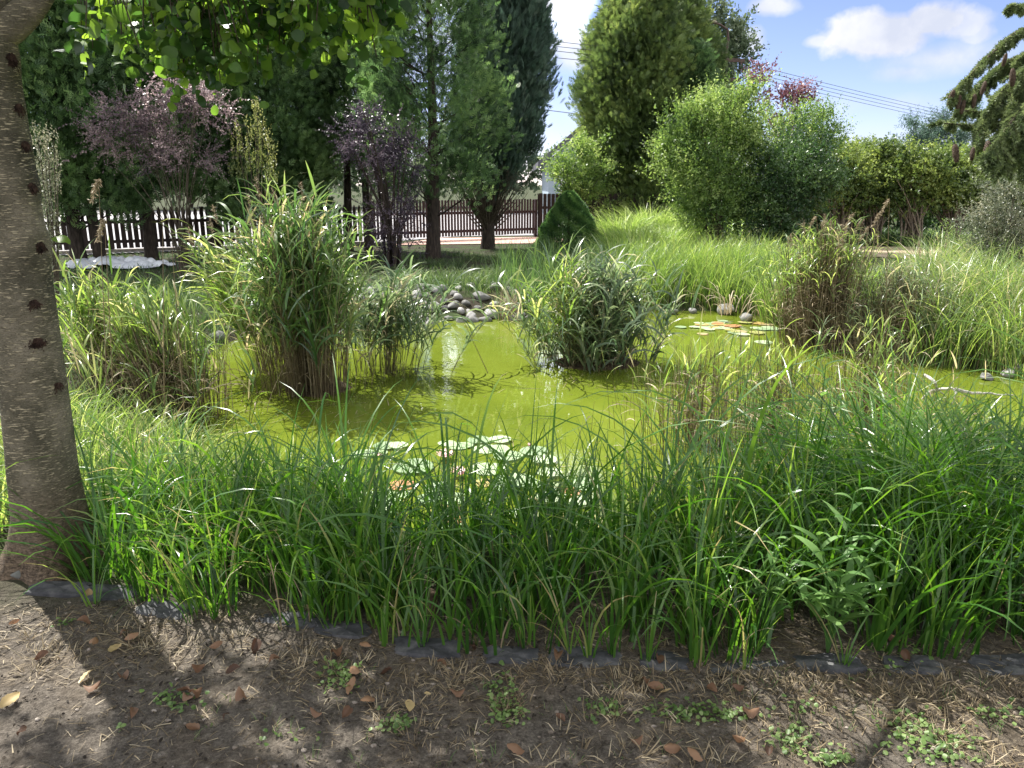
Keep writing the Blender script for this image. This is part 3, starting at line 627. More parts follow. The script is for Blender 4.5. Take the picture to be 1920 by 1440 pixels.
# big sunny group right of the gap
conifer('conifer_tree', 'leftmost tall olive arborvitae beside the gap of sky', gb(1186, 440), 7.9, 1.55, 'thuja_light', 2900, 17, .22, prof='full', z0=.03, clumpr=.34, avar=.7)
conifer('conifer_tree', 'tall olive arborvitae in the middle of the sunny group', gb(1258, 436), 7.4, 1.45, 'thuja_light', 2400, 17, .22, z0=.05, clumpr=.34, avar=.7)
conifer('conifer_tree', 'darker arborvitae just left of the utility pole', gb(1284, 442), 5.4, .95, 'thuja', 1900, 17, .21, z0=.05, clumpr=.3)

# dwarf conical spruce
db = gb(1066, 466); dw = thing('dwarf_spruce', 'small dense cone-shaped spruce beside the fence corner', 'dwarf conifer', db)
g = Geo(); nn_ = 24000; zf = rng.random(nn_) ** 1.3 * .98; ph = U(0, 6.28, nn_)
rad = .84 * (1 - zf ** 1.25) ** .75 * (1 + .05 * np.sin(ph * 5 + zf * 12) + .04 * np.sin(ph * 3 - zf * 23)) * np.where(rng.random(nn_) < .4, U(.6, .95, nn_), U(.9, 1.03, nn_))
P = np.array(db) + np.stack([rad * np.cos(ph), rad * np.sin(ph), zf * 1.42], 1); D = np.stack([np.cos(ph), np.sin(ph), 0 * ph + .8], 1) + rng.normal(0, .35, P.shape)
scatter(g, T_FEATHER, P, D, rng.normal(0, 1, P.shape), U(.05, .10, nn_), U(.06, .11, nn_), .45 + .35 * np.sin(ph * 6 + zf * 25) + U(-.2, .2, nn_)); g.build('crown', 'dwarf', dw)
g = Geo(); lathe_blob(g, np.array(db) + np.array([0, 0, .5]), (.62, .62, .55), 14, 8, .05); 
th_ = tubes(curve_pts(np.array(db), np.array(db) + np.array([0, 0, 1.2]), 4), np.array([[.06, .05, .03, .01]]), 8); g = Geo().add(*th_); g.build('trunk', 'trunkbark', dw)

# ------------------------------------------------------------------ broadleaf shrubs and trees
def shrub(name, label, cat, base, blobs, mat, leaf=(.05, .03), shootL=.3, per=10, nstem=12, stemr=.015, group=None, upb=.5, crown='foliage', T=T_LEAF, hollow=.45, stemmat='twig', spread=.9, avar=.3, trunk=None):
    b = np.array(base); r = thing(name, label, cat, base, group); g = Geo(); cs = []
    for (cx_, cy_, cz_, rx, ry, rz, n_) in blobs:
        d = randdir(n_); rad = (hollow + (1 - hollow) * rng.random(n_) ** .6)
        k1, k2 = U(0, 6, 2)
        ncl = max(5, n_ // 13); dc = randdir(ncl); rc = (hollow + (1 - hollow) * rng.random(ncl) ** .5) * U(.82, 1.22, ncl)
        who = rng.integers(0, ncl, n_); sg0 = .17 * (rx * rz) ** .5 + .02
        C = b + np.array([cx_, cy_, cz_]) + (dc * np.array([rx, ry, rz]) * rc[:, None])[who] * .93 + rng.normal(0, 1, (n_, 3)) * sg0
        d = nrm(.65 * dc[who] + .5 * d); tone = U(-.2, .2, ncl)[who]
        ok = C[:, 2] > b[2] + .03; C = C[ok]; d = d[ok]
        av = .5 + avar * .6 * np.sin(C[:, 0] * 4 + C[:, 2] * 4 + k1) + tone[ok] + U(-.22, .22, len(C))
        D = d * .7 + np.array([0, 0, upb]) + rng.normal(0, .4, C.shape)
        shoots(g, C, D, U(.5, 1.3, len(C)) * shootL, per, leaf[0], leaf[1], av, T=T, spread=spread); cs.append(C)
    g.build(crown, mat, r)
    cs = np.concatenate(cs); q = cs[rng.integers(0, len(cs), nstem)]
    sg_ = Geo(); off = rng.normal(0, .06 * max(1, nstem ** .5 / 3), (nstem, 3)); off[:, 2] = -.05
    bow = np.zeros((nstem, 3)); bow[:, 2] = .0; bow[:, :2] = (b[:2] - q[:, :2]) * .18
    P = curve_pts(b + off, q, 6, bow=bow)
    v_, f_ = tubes(P, np.linspace(stemr, stemr * .3, 6)[None], 5); sg_.add(v_, f_)
    if trunk: v_, f_ = tubes(curve_pts(b - np.array([0, 0, .1]), b + np.array(trunk[:3]), 6), np.linspace(trunk[3], trunk[3] * .5, 6)[None], 8); sg_.add(v_, f_)
    sg_.build('stems' if not trunk else 'trunk', stemmat, r); return r

D1 = 13.6
bb = gb(335, 500); bb = Vector((AT(335, 400, D1).x, D1, gzf(AT(335, 400, D1).x, D1)))
def rel(px, py, Y, base): q = AT(px, py, Y); return (q.x - base[0], Y - base[1], q.z - base[2])
def bl(px, py, rxp, ryp, n_, Y, base, dy=0., ryd=None):
    x, y, z = rel(px, py, Y + dy, base); s = (Y + dy) / FPX * 1.02
    return (x, y, z, rxp * s, (ryd or rxp) * s * .8, ryp * s, n_)
shrub('barberry_bush', 'sunlit purple-pink leaved bush on thin arching stems', 'bush', bb,
      [bl(325, 230, 78, 46, 220, D1, bb), bl(345, 195, 50, 42, 230, D1, bb), bl(235, 215, 60, 30, 230, D1, bb), bl(395, 195, 35, 20, 100, D1, bb), bl(250, 265, 60, 26, 170, D1, bb), bl(330, 290, 70, 30, 170, D1, bb)],
      'barberry', (.042, .028), .36, 15, 26, .011, upb=.12)
g = Geo()
for (x0, y0, x1, y1) in [(270, 190, 305, 130), (290, 170, 345, 145), (350, 170, 400, 165), (375, 200, 432, 205), (250, 270, 110, 310), (360, 240, 415, 245), (200, 200, 190, 190)]:
    p0 = np.array(AT(x0, y0, D1)); p1 = np.array(AT(x1, y1, D1 - .1)); C = curve_pts(p0, p1, 9, bow=np.array([0, 0, .12]))[0]
    Dd = np.gradient(C, axis=0); shoots(g, C, Dd + 1e-3, .1, 9, .05, .032, U(.5, 1, 9))
g.build('foliage', 'barberry', [o for o in COL.objects if o.name == 'barberry_bush'][0])
D2 = 15.2; b2 = Vector((AT(735, 400, D2).x, D2, 0)); b2.z = gzf(b2.x, b2.y)
shrub('barberry_bush', 'dark purple bush with many black stems in shade', 'bush', b2,
      [bl(705, 270, 58, 48, 420, D2, b2), bl(755, 290, 32, 40, 180, D2, b2), bl(655, 255, 30, 28, 120, D2, b2), bl(740, 400, 42, 85, 340, D2, b2), bl(690, 215, 20, 22, 50, D2, b2)],
      'barberry_dark', (.042, .028), .34, 15, 22, .03, upb=.2, stemmat='trunkbark')
D3 = 13.8; b3 = Vector((AT(480, 400, D3).x, D3, 0)); b3.z = gzf(b3.x, b3.y)
def upright(label, base, pxs, Y, n_, mat='box', leaf=(.045, .022)):
    r = thing('upright_shrub', label, 'shrub', base); g = Geo(); st = Geo()
    for (px, ytop, ybot) in pxs:
        p0 = np.array(AT(px, ybot, Y)); p1 = np.array(AT(px + random.uniform(-4, 4), ytop, Y))
        P0 = p0 + rng.normal(0, .04, (n_, 3)); t_ = rng.random(n_)[:, None]; C = P0 * (1 - t_) + p1 * t_ + rng.normal(0, .035, (n_, 3))
        shoots(g, C, np.array([[0, 0, 1.]]) + rng.normal(0, .15, (n_, 3)), .18, 8, leaf[0], leaf[1], .55 + .4 * t_[:, 0] + U(-.2, .1, n_), spread=.5)
        v_, f_ = tubes(curve_pts(np.array(base), p1, 4), np.array([[.012, .01, .008, .004]]), 4); st.add(v_, f_)
    g.build('foliage', mat, r); st.build('stems', 'twig', r); return r
upright('yellow green upright shoots catching the sun beside the tall reeds', b3, [(474, 200, 330), (484, 195, 330), (492, 225, 330), (466, 235, 340), (502, 255, 350), (448, 245, 350), (440, 240, 350), (508, 285, 350)], D3, 34)
D4 = 9.5; b4 = Vector((AT(92, 470, D4).x, D4, 0)); b4.z = gzf(b4.x, b4.y)
upright('narrow grey green column shrub right behind the banded trunk', b4, [(88, 255, 500), (98, 262, 500), (80, 270, 500), (104, 290, 500), (92, 300, 505), (72, 260, 400)], D4, 60, 'grey_shrub', (.032, .018))

D5 = 18.5
def base_at(px, Y): x = AT(px, 420, Y).x; return Vector((x, Y, gzf(x, Y)))
b5 = base_at(1345, D5)
shrub('willow_shrub', 'big light green shrub with small pale leaves', 'shrub', b5,
      [bl(1335, 320, 60, 100, 1100, D5, b5), bl(1350, 230, 42, 42, 280, D5, b5), bl(1372, 195, 18, 36, 90, D5, b5), bl(1285, 250, 30, 40, 240, D5, b5), bl(1275, 300, 32, 50, 300, D5, b5), bl(1330, 400, 55, 70, 620, D5, b5), bl(1405, 190, 16, 34, 70, D5, b5), bl(1300, 205, 22, 26, 80, D5, b5), bl(1395, 240, 28, 50, 200, D5, b5), bl(1390, 320, 35, 90, 400, D5, b5, .2)],
      'light_shrub', (.085, .042), .55, 13, 30, .02, upb=.7, avar=.42)
b6 = base_at(1460, D5 + .2)
shrub('dark_shrub', 'big dark green shrub right of the pale-leaved one', 'shrub', b6,
      [bl(1465, 340, 72, 90, 1500, D5 + .2, b6), bl(1440, 420, 65, 50, 520, D5 + .2, b6), bl(1520, 330, 45, 60, 360, D5 + .2, b6)], 'dark_shrub', (.085, .05), .46, 12, 30, .02, upb=.5, avar=.4)
b7 = base_at(1490, D5 + 1)
shrub('light_shrub', 'yellow green leafy shrub topping the dark one with open twigs', 'shrub', b7,
      [bl(1500, 265, 55, 50, 620, D5 + 1, b7), bl(1545, 245, 28, 35, 160, D5 + 1, b7), bl(1440, 260, 35, 50, 260, D5 + 1, b7), bl(1535, 280, 30, 40, 200, D5 + 1, b7)], 'light_shrub', (.075, .042), .42, 9, 18, .018, upb=.7)
b8 = base_at(1480, 22.5)
shrub('plum_tree', 'small red purple leaved tree poking above the shrubs', 'tree', b8,
      [bl(1485, 175, 24, 22, 90, 22.5, b8), bl(1470, 215, 34, 30, 150, 22.5, b8), bl(1432, 140, 18, 18, 50, 22.5, b8), bl(1418, 172, 22, 26, 70, 22.5, b8), bl(1500, 200, 20, 25, 70, 22.5, b8)], 'cherry', (.10, .06), .45, 8, 14, .03, crown='crown', trunk=(0, 0, 2.4, .06), stemmat='twig')
b9 = base_at(1075, 23.5)
shrub('small_shrub', 'bright yellow green bush in front of the pale house', 'shrub', b9,
      [bl(1075, 320, 42, 42, 500, 23.5, b9), bl(1110, 300, 34, 40, 300, 23.5, b9), bl(1055, 350, 26, 30, 160, 23.5, b9), bl(1105, 365, 35, 30, 160, 23.5, b9)], 'light_shrub', (.09, .055), .4, 9, 14, .02, upb=.5)
# clipped hedge bushes with bare legs
hx = [(1575, 300, 330, 55), (1640, 292, 330, 48), (1715, 295, 325, 52), (1790, 300, 330, 50), (1860, 305, 335, 48), (1930, 312, 340, 52), (1610, 288, 320, 40)]
hl = ['clipped hedge bush beside the dark green shrub', 'clipped hedge bush between the two nearest the dark shrub and the middle one', 'middle clipped hedge bush with bare grey legs under the pines',
      'clipped hedge bush next after the middle one towards the spruce', 'clipped hedge bush half behind the grey leaved shrub', 'last clipped hedge bush behind the grey shrub under the spruce', 'taller hedge bush peeping over behind the clipped row']
for i, (px, yt, yc, rx) in enumerate(hx):
    Yh = 21.0 + (1.4 if i == 6 else .25 * math.sin(i * 2)); b = base_at(px, Yh); Yh = b.y
    shrub('hedge_bush', hl[i], 'hedge bush', b, [bl(px, yc + 10, rx * 1.15, 46, 800, Yh, b), bl(px - 28, yc + 24, rx * .7, 30, 260, Yh, b), bl(px + 24, yc + 28, rx * .7, 30, 260, Yh, b), bl(px + random.uniform(-25, 25), yt + 6, rx * .8, 18, 220, Yh, b)],
          'hedge', (.10, .062), .34, 10, 40, .032, group='clipped hedge bushes across the garden', upb=.35, hollow=.3, avar=.45, stemmat='legbark')
for i, px in enumerate((1470, 1570, 1680, 1790, 1900, 2010)):
    b = base_at(px, 25.5 + .3 * math.sin(i * 3)); Yh = b.y
    shrub('background_shrub', 'shaded dark green shrub filling the gloom behind the clipped hedge bushes', 'shrub', b, [bl(px, 345, 70, 34, 420, Yh, b), bl(px + 20, 400, 72, 45, 520, Yh, b)], 'dark_shrub', (.13, .09), .4, 9, 12, .03, group='dark shrubs behind the hedge bushes', hollow=.3)
# far trees
b = base_at(1335, 38)
shrub('lime_tree', 'grey green broadleaf tree behind the utility pole', 'tree', b,
      [bl(1305, 45, 50, 50, 480, 38, b), bl(1350, 90, 48, 50, 420, 38, b), bl(1335, 160, 55, 60, 420, 38, b), bl(1375, 110, 25, 40, 150, 38, b), bl(1290, 100, 50, 60, 300, 38, b)], 'far_tree', (.19, .13), .7, 10, 18, .06, crown='crown', trunk=(0, 0, 6, .2))
for (px, lab, bls) in [(1728, 'spiky blue green pine top beyond the hedge', [(1728, 240, 20, 18, 60), (1700, 262, 18, 16, 60), (1735, 265, 28, 18, 120)]),
                       (1780, 'taller blue green pine beyond the hedge, next to the spruce', [(1790, 220, 22, 20, 100), (1780, 255, 42, 34, 420), (1750, 270, 30, 25, 180), (1815, 240, 22, 40, 150)])]:
    b = base_at(px, 45)
    shrub('pine_tree', lab, 'tree', b, [bl(q[0], q[1], q[2], q[3], q[4], 45, b) for q in bls], 'juniper', (.22, .05), .9, 12, 10, .06, crown='crown', trunk=(0, 0, 4, .15), T=T_LANCE)
# low distant trees that close the horizon
for i, px in enumerate([-190, -80, 30, 140, 250, 360, 470, 580, 690, 800, 910, 1620, 1900, 2150]):
    b = base_at(px, 52 + 5 * math.sin(i * 3)); Yf = b.y
    shrub('distant_tree', 'low green tree across the road, glimpsed between the conifers' if px < 1000 else 'low green tree on the skyline far beyond the hedge', 'tree', b,
          [bl(px, 285 if px < 1000 else 318, 70, 62 if px < 1000 else 30, 420, Yf, b), bl(px + 55, 318, 50, 34, 200, Yf, b)], 'far_tree', (.34, .24), .9, 8, 6, .08, group='low trees on the far skyline', crown='crown', trunk=(0, 0, 2, .15))
# grey leaved shrub at the right edge
b = base_at(1905, 10.2)
shrub('grey_shrub', 'grey green fine-leaved shrub at the pond end beneath the spruce', 'shrub', b,
      [bl(1900, 390, 62, 62, 800, 10.2, b), bl(1860, 440, 40, 45, 300, 10.2, b), bl(1930, 345, 55, 35, 300, 10.2, b), bl(1880, 480, 45, 30, 150, 10.2, b)], 'grey_shrub', (.034, .02), .26, 14, 26, .012, upb=.15)

# ------------------------------------------------------------------ spruce with cones (trunk outside the frame)
SY = 5.6; sb = Vector((AT(2160, 400, SY).x, SY, 0)); sb.z = gzf(sb.x, sb.y)
sp = thing('spruce_tree', 'spruce with drooping branches and hanging brown cones', 'tree', sb)
P = curve_pts(np.array(sb) - np.array([0, 0, .1]), np.array(sb) + np.array([.05, 0, 7]), 10); v_, f_ = tubes(P, np.linspace(.14, .03, 10)[None], 12); Geo().add(v_, f_).build('trunk', 'trunkbark', sp)
ng = Geo(); bg = Geo()
def spruce_branch(pts, Y0, Y1, dens=1., reach=40):
    dens *= 1.3; reach *= .95
    pts3 = np.array([AT(px, py, Y0 + (Y1 - Y0) * i / (len(pts) - 1)) for i, (px, py) in enumerate(pts)])
    tt = np.linspace(0, len(pts3) - 1, 26); C = np.stack([np.interp(tt, np.arange(len(pts3)), pts3[:, k]) for k in range(3)], 1)
    v_, f_ = tubes(C[None], np.linspace(.02, .004, 26)[None], 6); bg.add(v_, f_)
    nb = int(60 * dens); ii = rng.integers(2, 26, nb); P0 = C[ii]; tan = nrm(np.gradient(C, axis=0)[ii])
    D = tan * U(.2, .9, (nb, 1)) + np.stack([U(-.4, .4, nb), U(-.6, .6, nb), U(-1.1, -.1, nb)], 1); D = nrm(D)
    Ln = U(.4, 1., nb) * reach / FPX * Y0
    bp_ = [(C[:-1], np.diff(C, axis=0) * 1.0)]
    P1 = P0 + D * Ln[:, None]; v_, f_ = tubes(curve_pts(P0, P1, 3), np.array([[.005, .004, .002]]), 4); bg.add(v_, f_)
    for (A0, DD, LL, pr) in [(P0, D, Ln, 190), (C[:-1], nrm(np.diff(C, axis=0)), np.linalg.norm(np.diff(C, axis=0), axis=1), 22)]:
        n_ = len(A0); t_ = U(0, 1, (n_, pr)); Q = A0[:, None] + DD[:, None] * (LL[:, None] * t_)[..., None]
        nd = DD[:, None] * .8 + randdir(n_ * pr).reshape(n_, pr, 3) * .9 + np.array([0, 0, .15])
        scatter(ng, T_LEAF, Q.reshape(-1, 3), nd.reshape(-1, 3), randdir(n_ * pr), U(.020, .034, n_ * pr), .0060, np.repeat(U(.2, .9, n_), pr) + U(-.15, .15, n_ * pr))
spruce_branch([(2100, -60), (1990, 20), (1900, 65), (1850, 110), (1810, 150), (1792, 175)], SY, SY - .3, 1.5, 34)
spruce_branch([(2100, 30), (1990, 80), (1930, 120), (1880, 170), (1850, 215), (1838, 250)], SY, SY - .2, 2.2, 48)
spruce_branch([(2100, 90), (2000, 140), (1930, 190), (1890, 235), (1870, 270), (1860, 290)], SY, SY - .5, 2.2, 50)
spruce_branch([(2110, 140), (2020, 200), (1950, 240), (1915, 270), (1890, 300)], SY, SY - .1, 1.8, 50)
spruce_branch([(2100, 150), (1960, 200), (1900, 205), (1850, 212), (1795, 206)], SY + .2, SY - .1, .5, 18)
spruce_branch([(2100, 160), (1960, 215), (1880, 228), (1820, 236), (1762, 230)], SY + .2, SY - .1, .45, 16)
spruce_branch([(2060, -40), (1990, 0), (1940, 10), (1895, 12)], SY + .2, SY, .9, 16)
spruce_branch([(2100, 60), (2000, 90), (1960, 150), (1925, 220), (1905, 280)], SY + .3, SY + .2, 2.4, 60)
spruce_branch([(2100, 40), (1980, 60), (1925, 100), (1880, 120), (1835, 160), (1815, 190)], SY + .3, SY + .2, 2.0, 45)
spruce_branch([(2100, 0), (2000, 50), (1950, 110), (1915, 160), (1895, 215), (1880, 250)], SY + .15, SY - .1, 2.2, 60)
spruce_branch([(2110, 100), (2010, 150), (1960, 210), (1935, 260), (1925, 300)], SY + .1, SY, 2.2, 60)
for k in range(26):                                  # the rest of the tree outside the frame
    a_ = k * 2.4; zt = 2.7 + k * .15; L_ = 1.5 * (1 - k / 32)
    if math.cos(a_) < -.2 and abs(math.sin(a_)) < .8: continue
    p0 = np.array(sb) + np.array([0, 0, zt]); p1 = p0 + np.array([math.cos(a_) * L_, math.sin(a_) * L_, -.35]); C = curve_pts(p0, p1, 8)[0]
    v_, f_ = tubes(C[None], np.linspace(.018, .004, 8)[None], 5); bg.add(v_, f_)
    n_ = 300; q = C[rng.integers(1, 8, n_)] + rng.normal(0, .05, (n_, 3)); q[:, 2] -= U(0, .3, n_); scatter(ng, T_FEATHER, q, rng.normal(0, .5, (n_, 3)) + (p1 - p0), randdir(n_), .14, .14, U(.1, .9, n_))
ng.build('needles', 'spruce', sp); bg.build('branches', 'twig', sp)
def cone_mesh(h=.115, r=.017):
    g = Geo(); rings = 15; seg = 12; V = []
    for i in range(rings + 1):
        t_ = i / rings; rr_ = r * (math.sin(math.pi * (t_ * .88 + .08)) ** .6) * (1 + .10 * (i % 2))
        for j in range(seg): ph_ = (j + .5 * (i % 2)) / seg * 2 * math.pi; V.append((rr_ * math.cos(ph_), rr_ * math.sin(ph_), -t_ * h))
    idx = np.arange((rings + 1) * seg).reshape(rings + 1, seg)
    g.add(V, np.stack([idx[:-1], idx[1:], np.roll(idx[1:], -1, 1), np.roll(idx[:-1], -1, 1)], -1).reshape(-1, 4))
    n_ = 150; k = np.arange(n_); ph_ = k * 2.39996; t_ = (k + .5) / n_; rr_ = r * np.sin(math.pi * (t_ * .88 + .08)) ** .6
    P = np.stack([rr_ * np.cos(ph_), rr_ * np.sin(ph_), -t_ * h], 1); Dn = np.stack([np.cos(ph_) * .7, np.sin(ph_) * .7, 0 * ph_ - 1], 1)
    scatter(g, T_LEAF, P * .96, Dn, np.stack([np.cos(ph_), np.sin(ph_), .5 + 0 * ph_], 1), .014, .012, .8); return g
cps = [(1789, 168, 1.), (1800, 178, .9), (1808, 186, .95), (1828, 176, .9), (1848, 152, .9), (1899, 128, 1.15), (1790, 270, 1.25), (1853, 264, 1.4), (1862, 284, 1.1), (1825, 276, .9), (1887, 100, .8), (1878, 275, 1.0)]
c0 = None
for (px, py, s) in cps:
    q = AT(px, py, SY - .33)
    if c0 is None: c0 = cone_mesh().build('cone', 'cone', sp, origin=Vector((0, 0, 0))); o = c0
    else: o = c0.copy(); COL.objects.link(o)
    o.parent = sp; o.location = Vector(q) - sp.location; o.scale = (s * .78, s * .78, s * .82); o.rotation_euler = (random.uniform(-.15, .15), random.uniform(-.25, .15), random.uniform(0, 6))

# ------------------------------------------------------------------ fences
def picket_geo(g, x, y, z, h, w, th, ang, pointy=True):
    """one picket: waisted neck below a pointed head."""
    hw = w / 2
    prof = [(0, hw), (h * .66, hw), (h * .72, hw * .62), (h * .78, hw * .62), (h * .84, hw * .95), (h * .90, hw * .8), (h, hw * .12)] if pointy else [(0, hw), (h * .6, hw), (h - .02, hw), (h, hw * .8)]
    V = []; k = len(prof)
    for sgn in (-1, 1):
        for (zz_, ww) in prof:
            for yy_ in (-th / 2, th / 2): V.append((sgn * ww, yy_, zz_))
    V = np.array(V); c, s = math.cos(ang), math.sin(ang)
    V = np.stack([x + V[:, 0] * c - V[:, 1] * s, y + V[:, 0] * s + V[:, 1] * c, z + V[:, 2]], 1)
    i = lambda sg_, r, f: sg_ * 2 * k + 2 * r + f
    F = []
    for r in range(k - 1):
        F += [(i(0, r, 0), i(1, r, 0), i(1, r + 1, 0), i(0, r + 1, 0)), (i(1, r, 1), i(0, r, 1), i(0, r + 1, 1), i(1, r + 1, 1)),
              (i(1, r, 0), i(1, r, 1), i(1, r + 1, 1), i(1, r + 1, 0)), (i(0, r, 1), i(0, r, 0), i(0, r + 1, 0), i(0, r + 1, 1))]
    F.append((i(0, k - 1, 0), i(1, k - 1, 0), i(1, k - 1, 1), i(0, k - 1, 1)))
    g.add(V, F)
def fence(name, label, A, B, h, w, gap, mat, post_every=2.4, footing=True, pointy=True, gap_from=.10):
    A, B = Vector((*A[:2], 0)), Vector((*B[:2], 0)); d = B - A; L = d.length; d.normalize(); ang = math.atan2(d.y, d.x); nrmv = Vector((-d.y, d.x, 0))
    r = thing(name, label, 'fence', A); n_ = int(L / (w + gap)); stp = L / n_
    posts = int(L / post_every) + 1
    for i in range(n_):
        p_ = A + d * (stp * (i + .5)) - nrmv * .03
        g = Geo(); picket_geo(g, p_.x, p_.y, gap_from + random.uniform(-.008, .008), h - gap_from + random.uniform(-.01, .01), w * random.uniform(.96, 1.03), .02, ang, pointy); g.build('picket', mat, r, smooth=False)
    for z_ in (.26, h * .68):
        g = Geo(); c_ = (A + B) / 2 + nrmv * .005; box(g, (c_.x, c_.y, z_), (L, .045, .075), rotz=ang); g.build('rail', mat, r, smooth=False)
    for i in range(posts + 1):
        p_ = A + d * min(L, i * L / posts) + nrmv * .075; g = Geo(); box(g, (p_.x, p_.y, h * .48), (.085, .085, h * .98), rotz=ang); box(g, (p_.x, p_.y, h * .985), (.11, .11, .03), rotz=ang); g.build('post', mat, r, smooth=False)
    if footing: g = Geo(); c_ = (A + B) / 2 + nrmv * .01; box(g, (c_.x, c_.y, .03), (L, .13, .1), rotz=ang); g.build('footing', 'concrete', r, smooth=False)
    return r
# left fence runs behind the row of conifers
fence('picket_fence', 'long dark picket fence with pointed heads behind the conifer trunks', G(-190, 487), G(690, 458), 1.06, .104, .032, 'picket')
fence('garden_gate', 'brown slatted gate behind the blue green juniper', G(700, 456.5), G(1006, 445), 1.15, .062, .035, 'picket_purple', 2.0, False, False, .12)
fence('board_fence', 'taller dark board fence at the corner left of the dwarf spruce', G(1010, 444.5), G(1230, 446), 1.32, .11, .012, 'picket', 1.8, False, False, .05)

# ------------------------------------------------------------------ house beyond the gap
HY = 36.0; hb = AT(1150, 420, HY); hb = Vector((hb.x, HY, 0)); ho = thing('house', 'pale blue grey gabled house glimpsed in the gap between conifers', 'house', hb)
x0, x1 = AT(1008, 330, HY).x, AT(1300, 330, HY).x; ez = AT(1030, 297, HY).z; e2 = AT(1085, 250, HY); slope = (e2.z - ez) / (e2.x - AT(1030, 297, HY).x)
xm = (x0 + x1) / 2; pz = ez + slope * (xm - x0) - slope * .3
ez0 = ez - slope * (AT(1030, 297, HY).x - x0)
g = Geo(); V = [(x0 + .5, HY, 0), (x1 - .5, HY, 0), (x1 - .5, HY, ez0 + .3), (xm, HY, ez0 + slope * (xm - x0) - .05), (x0 + .5, HY, ez0 + .3)]
V += [(a_, HY + 8, c_) for a_, b_, c_ in V]
g.add(V, [(0, 1, 2, 4), (5, 9, 7, 6), (0, 4, 9, 5), (1, 6, 7, 2)]); g.add(V, [(4, 2, 3), (9, 8, 7)]); g.build('wall', 'wallpaint', ho, smooth=False)
for sgn in (0, 1):
    xa = x0 if not sgn else x1; g = Geo(); za = ez0; zb = ez0 + slope * (xm - x0); 
    V = [(xa, HY - .5, za), (xm, HY - .5, zb), (xm, HY + 8.5, zb), (xa, HY + 8.5, za)]; V += [(a_, b_, c_ + .28) for a_, b_, c_ in V]
    g.add(V, [(0, 1, 2, 3), (4, 7, 6, 5), (0, 4, 5, 1), (1, 5, 6, 2), (2, 6, 7, 3), (3, 7, 4, 0)]); g.build('roof', 'roof', ho, smooth=False)
for (px, py, w_, h_) in [(1072, 345, 1.0, 1.3), (1110, 345, 1.0, 1.3), (1100, 290, .8, 1.0)]:
    q = AT(px, py, HY - .03); wf = Geo(); box(wf, (q.x, HY - .03, q.z), (w_, .06, h_)); wo_ = wf.build('window', 'white', ho, smooth=False)
    for s_ in (-1, 1): pg = Geo(); box(pg, (q.x + s_ * w_ * .23, HY - .063, q.z), (w_ * .38, .02, h_ * .86)); pn = pg.build('pane', 'glass', origin=ho.location, smooth=False); pn.parent = wo_; pn.location = (0, 0, 0)

# ------------------------------------------------------------------ utility pole and wires
PY = 27.0; pb = AT(1352, 330, PY); pb = Vector((pb.x, PY, 0)); up_ = thing('utility_pole', 'weathered utility pole with crossarms and a curved lamp', 'utility pole', pb)
pt = AT(1357, 98, PY); v_, f_ = tubes(curve_pts((pb.x, PY, -.2), pt, 6), np.linspace(.19, .13, 6)[None], 12); Geo().add(v_, f_).build('pole', 'pole', up_)
for dz_, L_ in ((.25, 1.5), (.85, 1.3)):
    g = Geo(); box(g, (pt.x, PY - .17, pt.z - dz_), (L_, .09, .11), rotz=.35); ar = g.build('crossarm', 'rust', up_, smooth=False)
    for s_ in (-.45, -.2, .2, .45):
        g = Geo(); lathe_blob(g, (pt.x + s_ * L_ * .94, PY - .17 + s_ * L_ * .34, pt.z - dz_ + .12), (.05, .05, .085), 8, 6, 0); ins = g.build('insulator', 'white', origin=up_.location); ins.parent = ar
A_ = [AT(1360, 108, PY), AT(1366, 75, PY), AT(1364, 55, PY), AT(1350, 46, PY), AT(1334, 42, PY)]
v_, f_ = tubes(np.array([np.array(q) for q in A_])[None], np.array([[.035] * 5]), 6); Geo().add(v_, f_).build('lamp_arm', 'rust', up_)
g = Geo(); q = AT(1328, 41, PY); lathe_blob(g, q, (.30, .11, .07), 12, 8, .03); g.build('lamp_head', 'pole', up_)
names = ['topmost wire', 'second wire from the top', 'third wire from the top', 'lowest wire']
for i in range(4):
    s = np.array(AT(1352 + i * 4, 106 + i * 9, PY - .2)); e = np.array(AT(2150, 262 + i * 4, 88)); w0 = np.array(AT(560, [8, 18, 27, 46][i], 22))
    for (a_, b_, sag, side) in [(s, e, -.7, 'stretching away over the hedge from the pole'), (w0, s, -.15, 'crossing the gap of sky between juniper and arborvitae')]:
        P = curve_pts(a_, b_, 24, bow=np.array([0, 0, sag])); o0 = Vector(tuple(a_)); g = Geo(); v_, f_ = tubes(P, np.full((1, 24), .0085), 4); g.add(v_, f_)
        props(g.build('power_line', 'wire', origin=o0), names[i] + ' ' + side, 'power line', 'power lines from the utility pole')
P = curve_pts(AT(900, 190, 40), AT(1900, 292, 60), 24, bow=np.array([0, 0, -.3])); g = Geo(); v_, f_ = tubes(P, np.full((1, 24), .016), 4)
props(g.add(v_, f_).build('power_line', 'wire', origin=Vector(tuple(P[0, 0]))), 'single low wire far beneath the others, just over the hedge tops', 'power line', 'power lines from the utility pole')

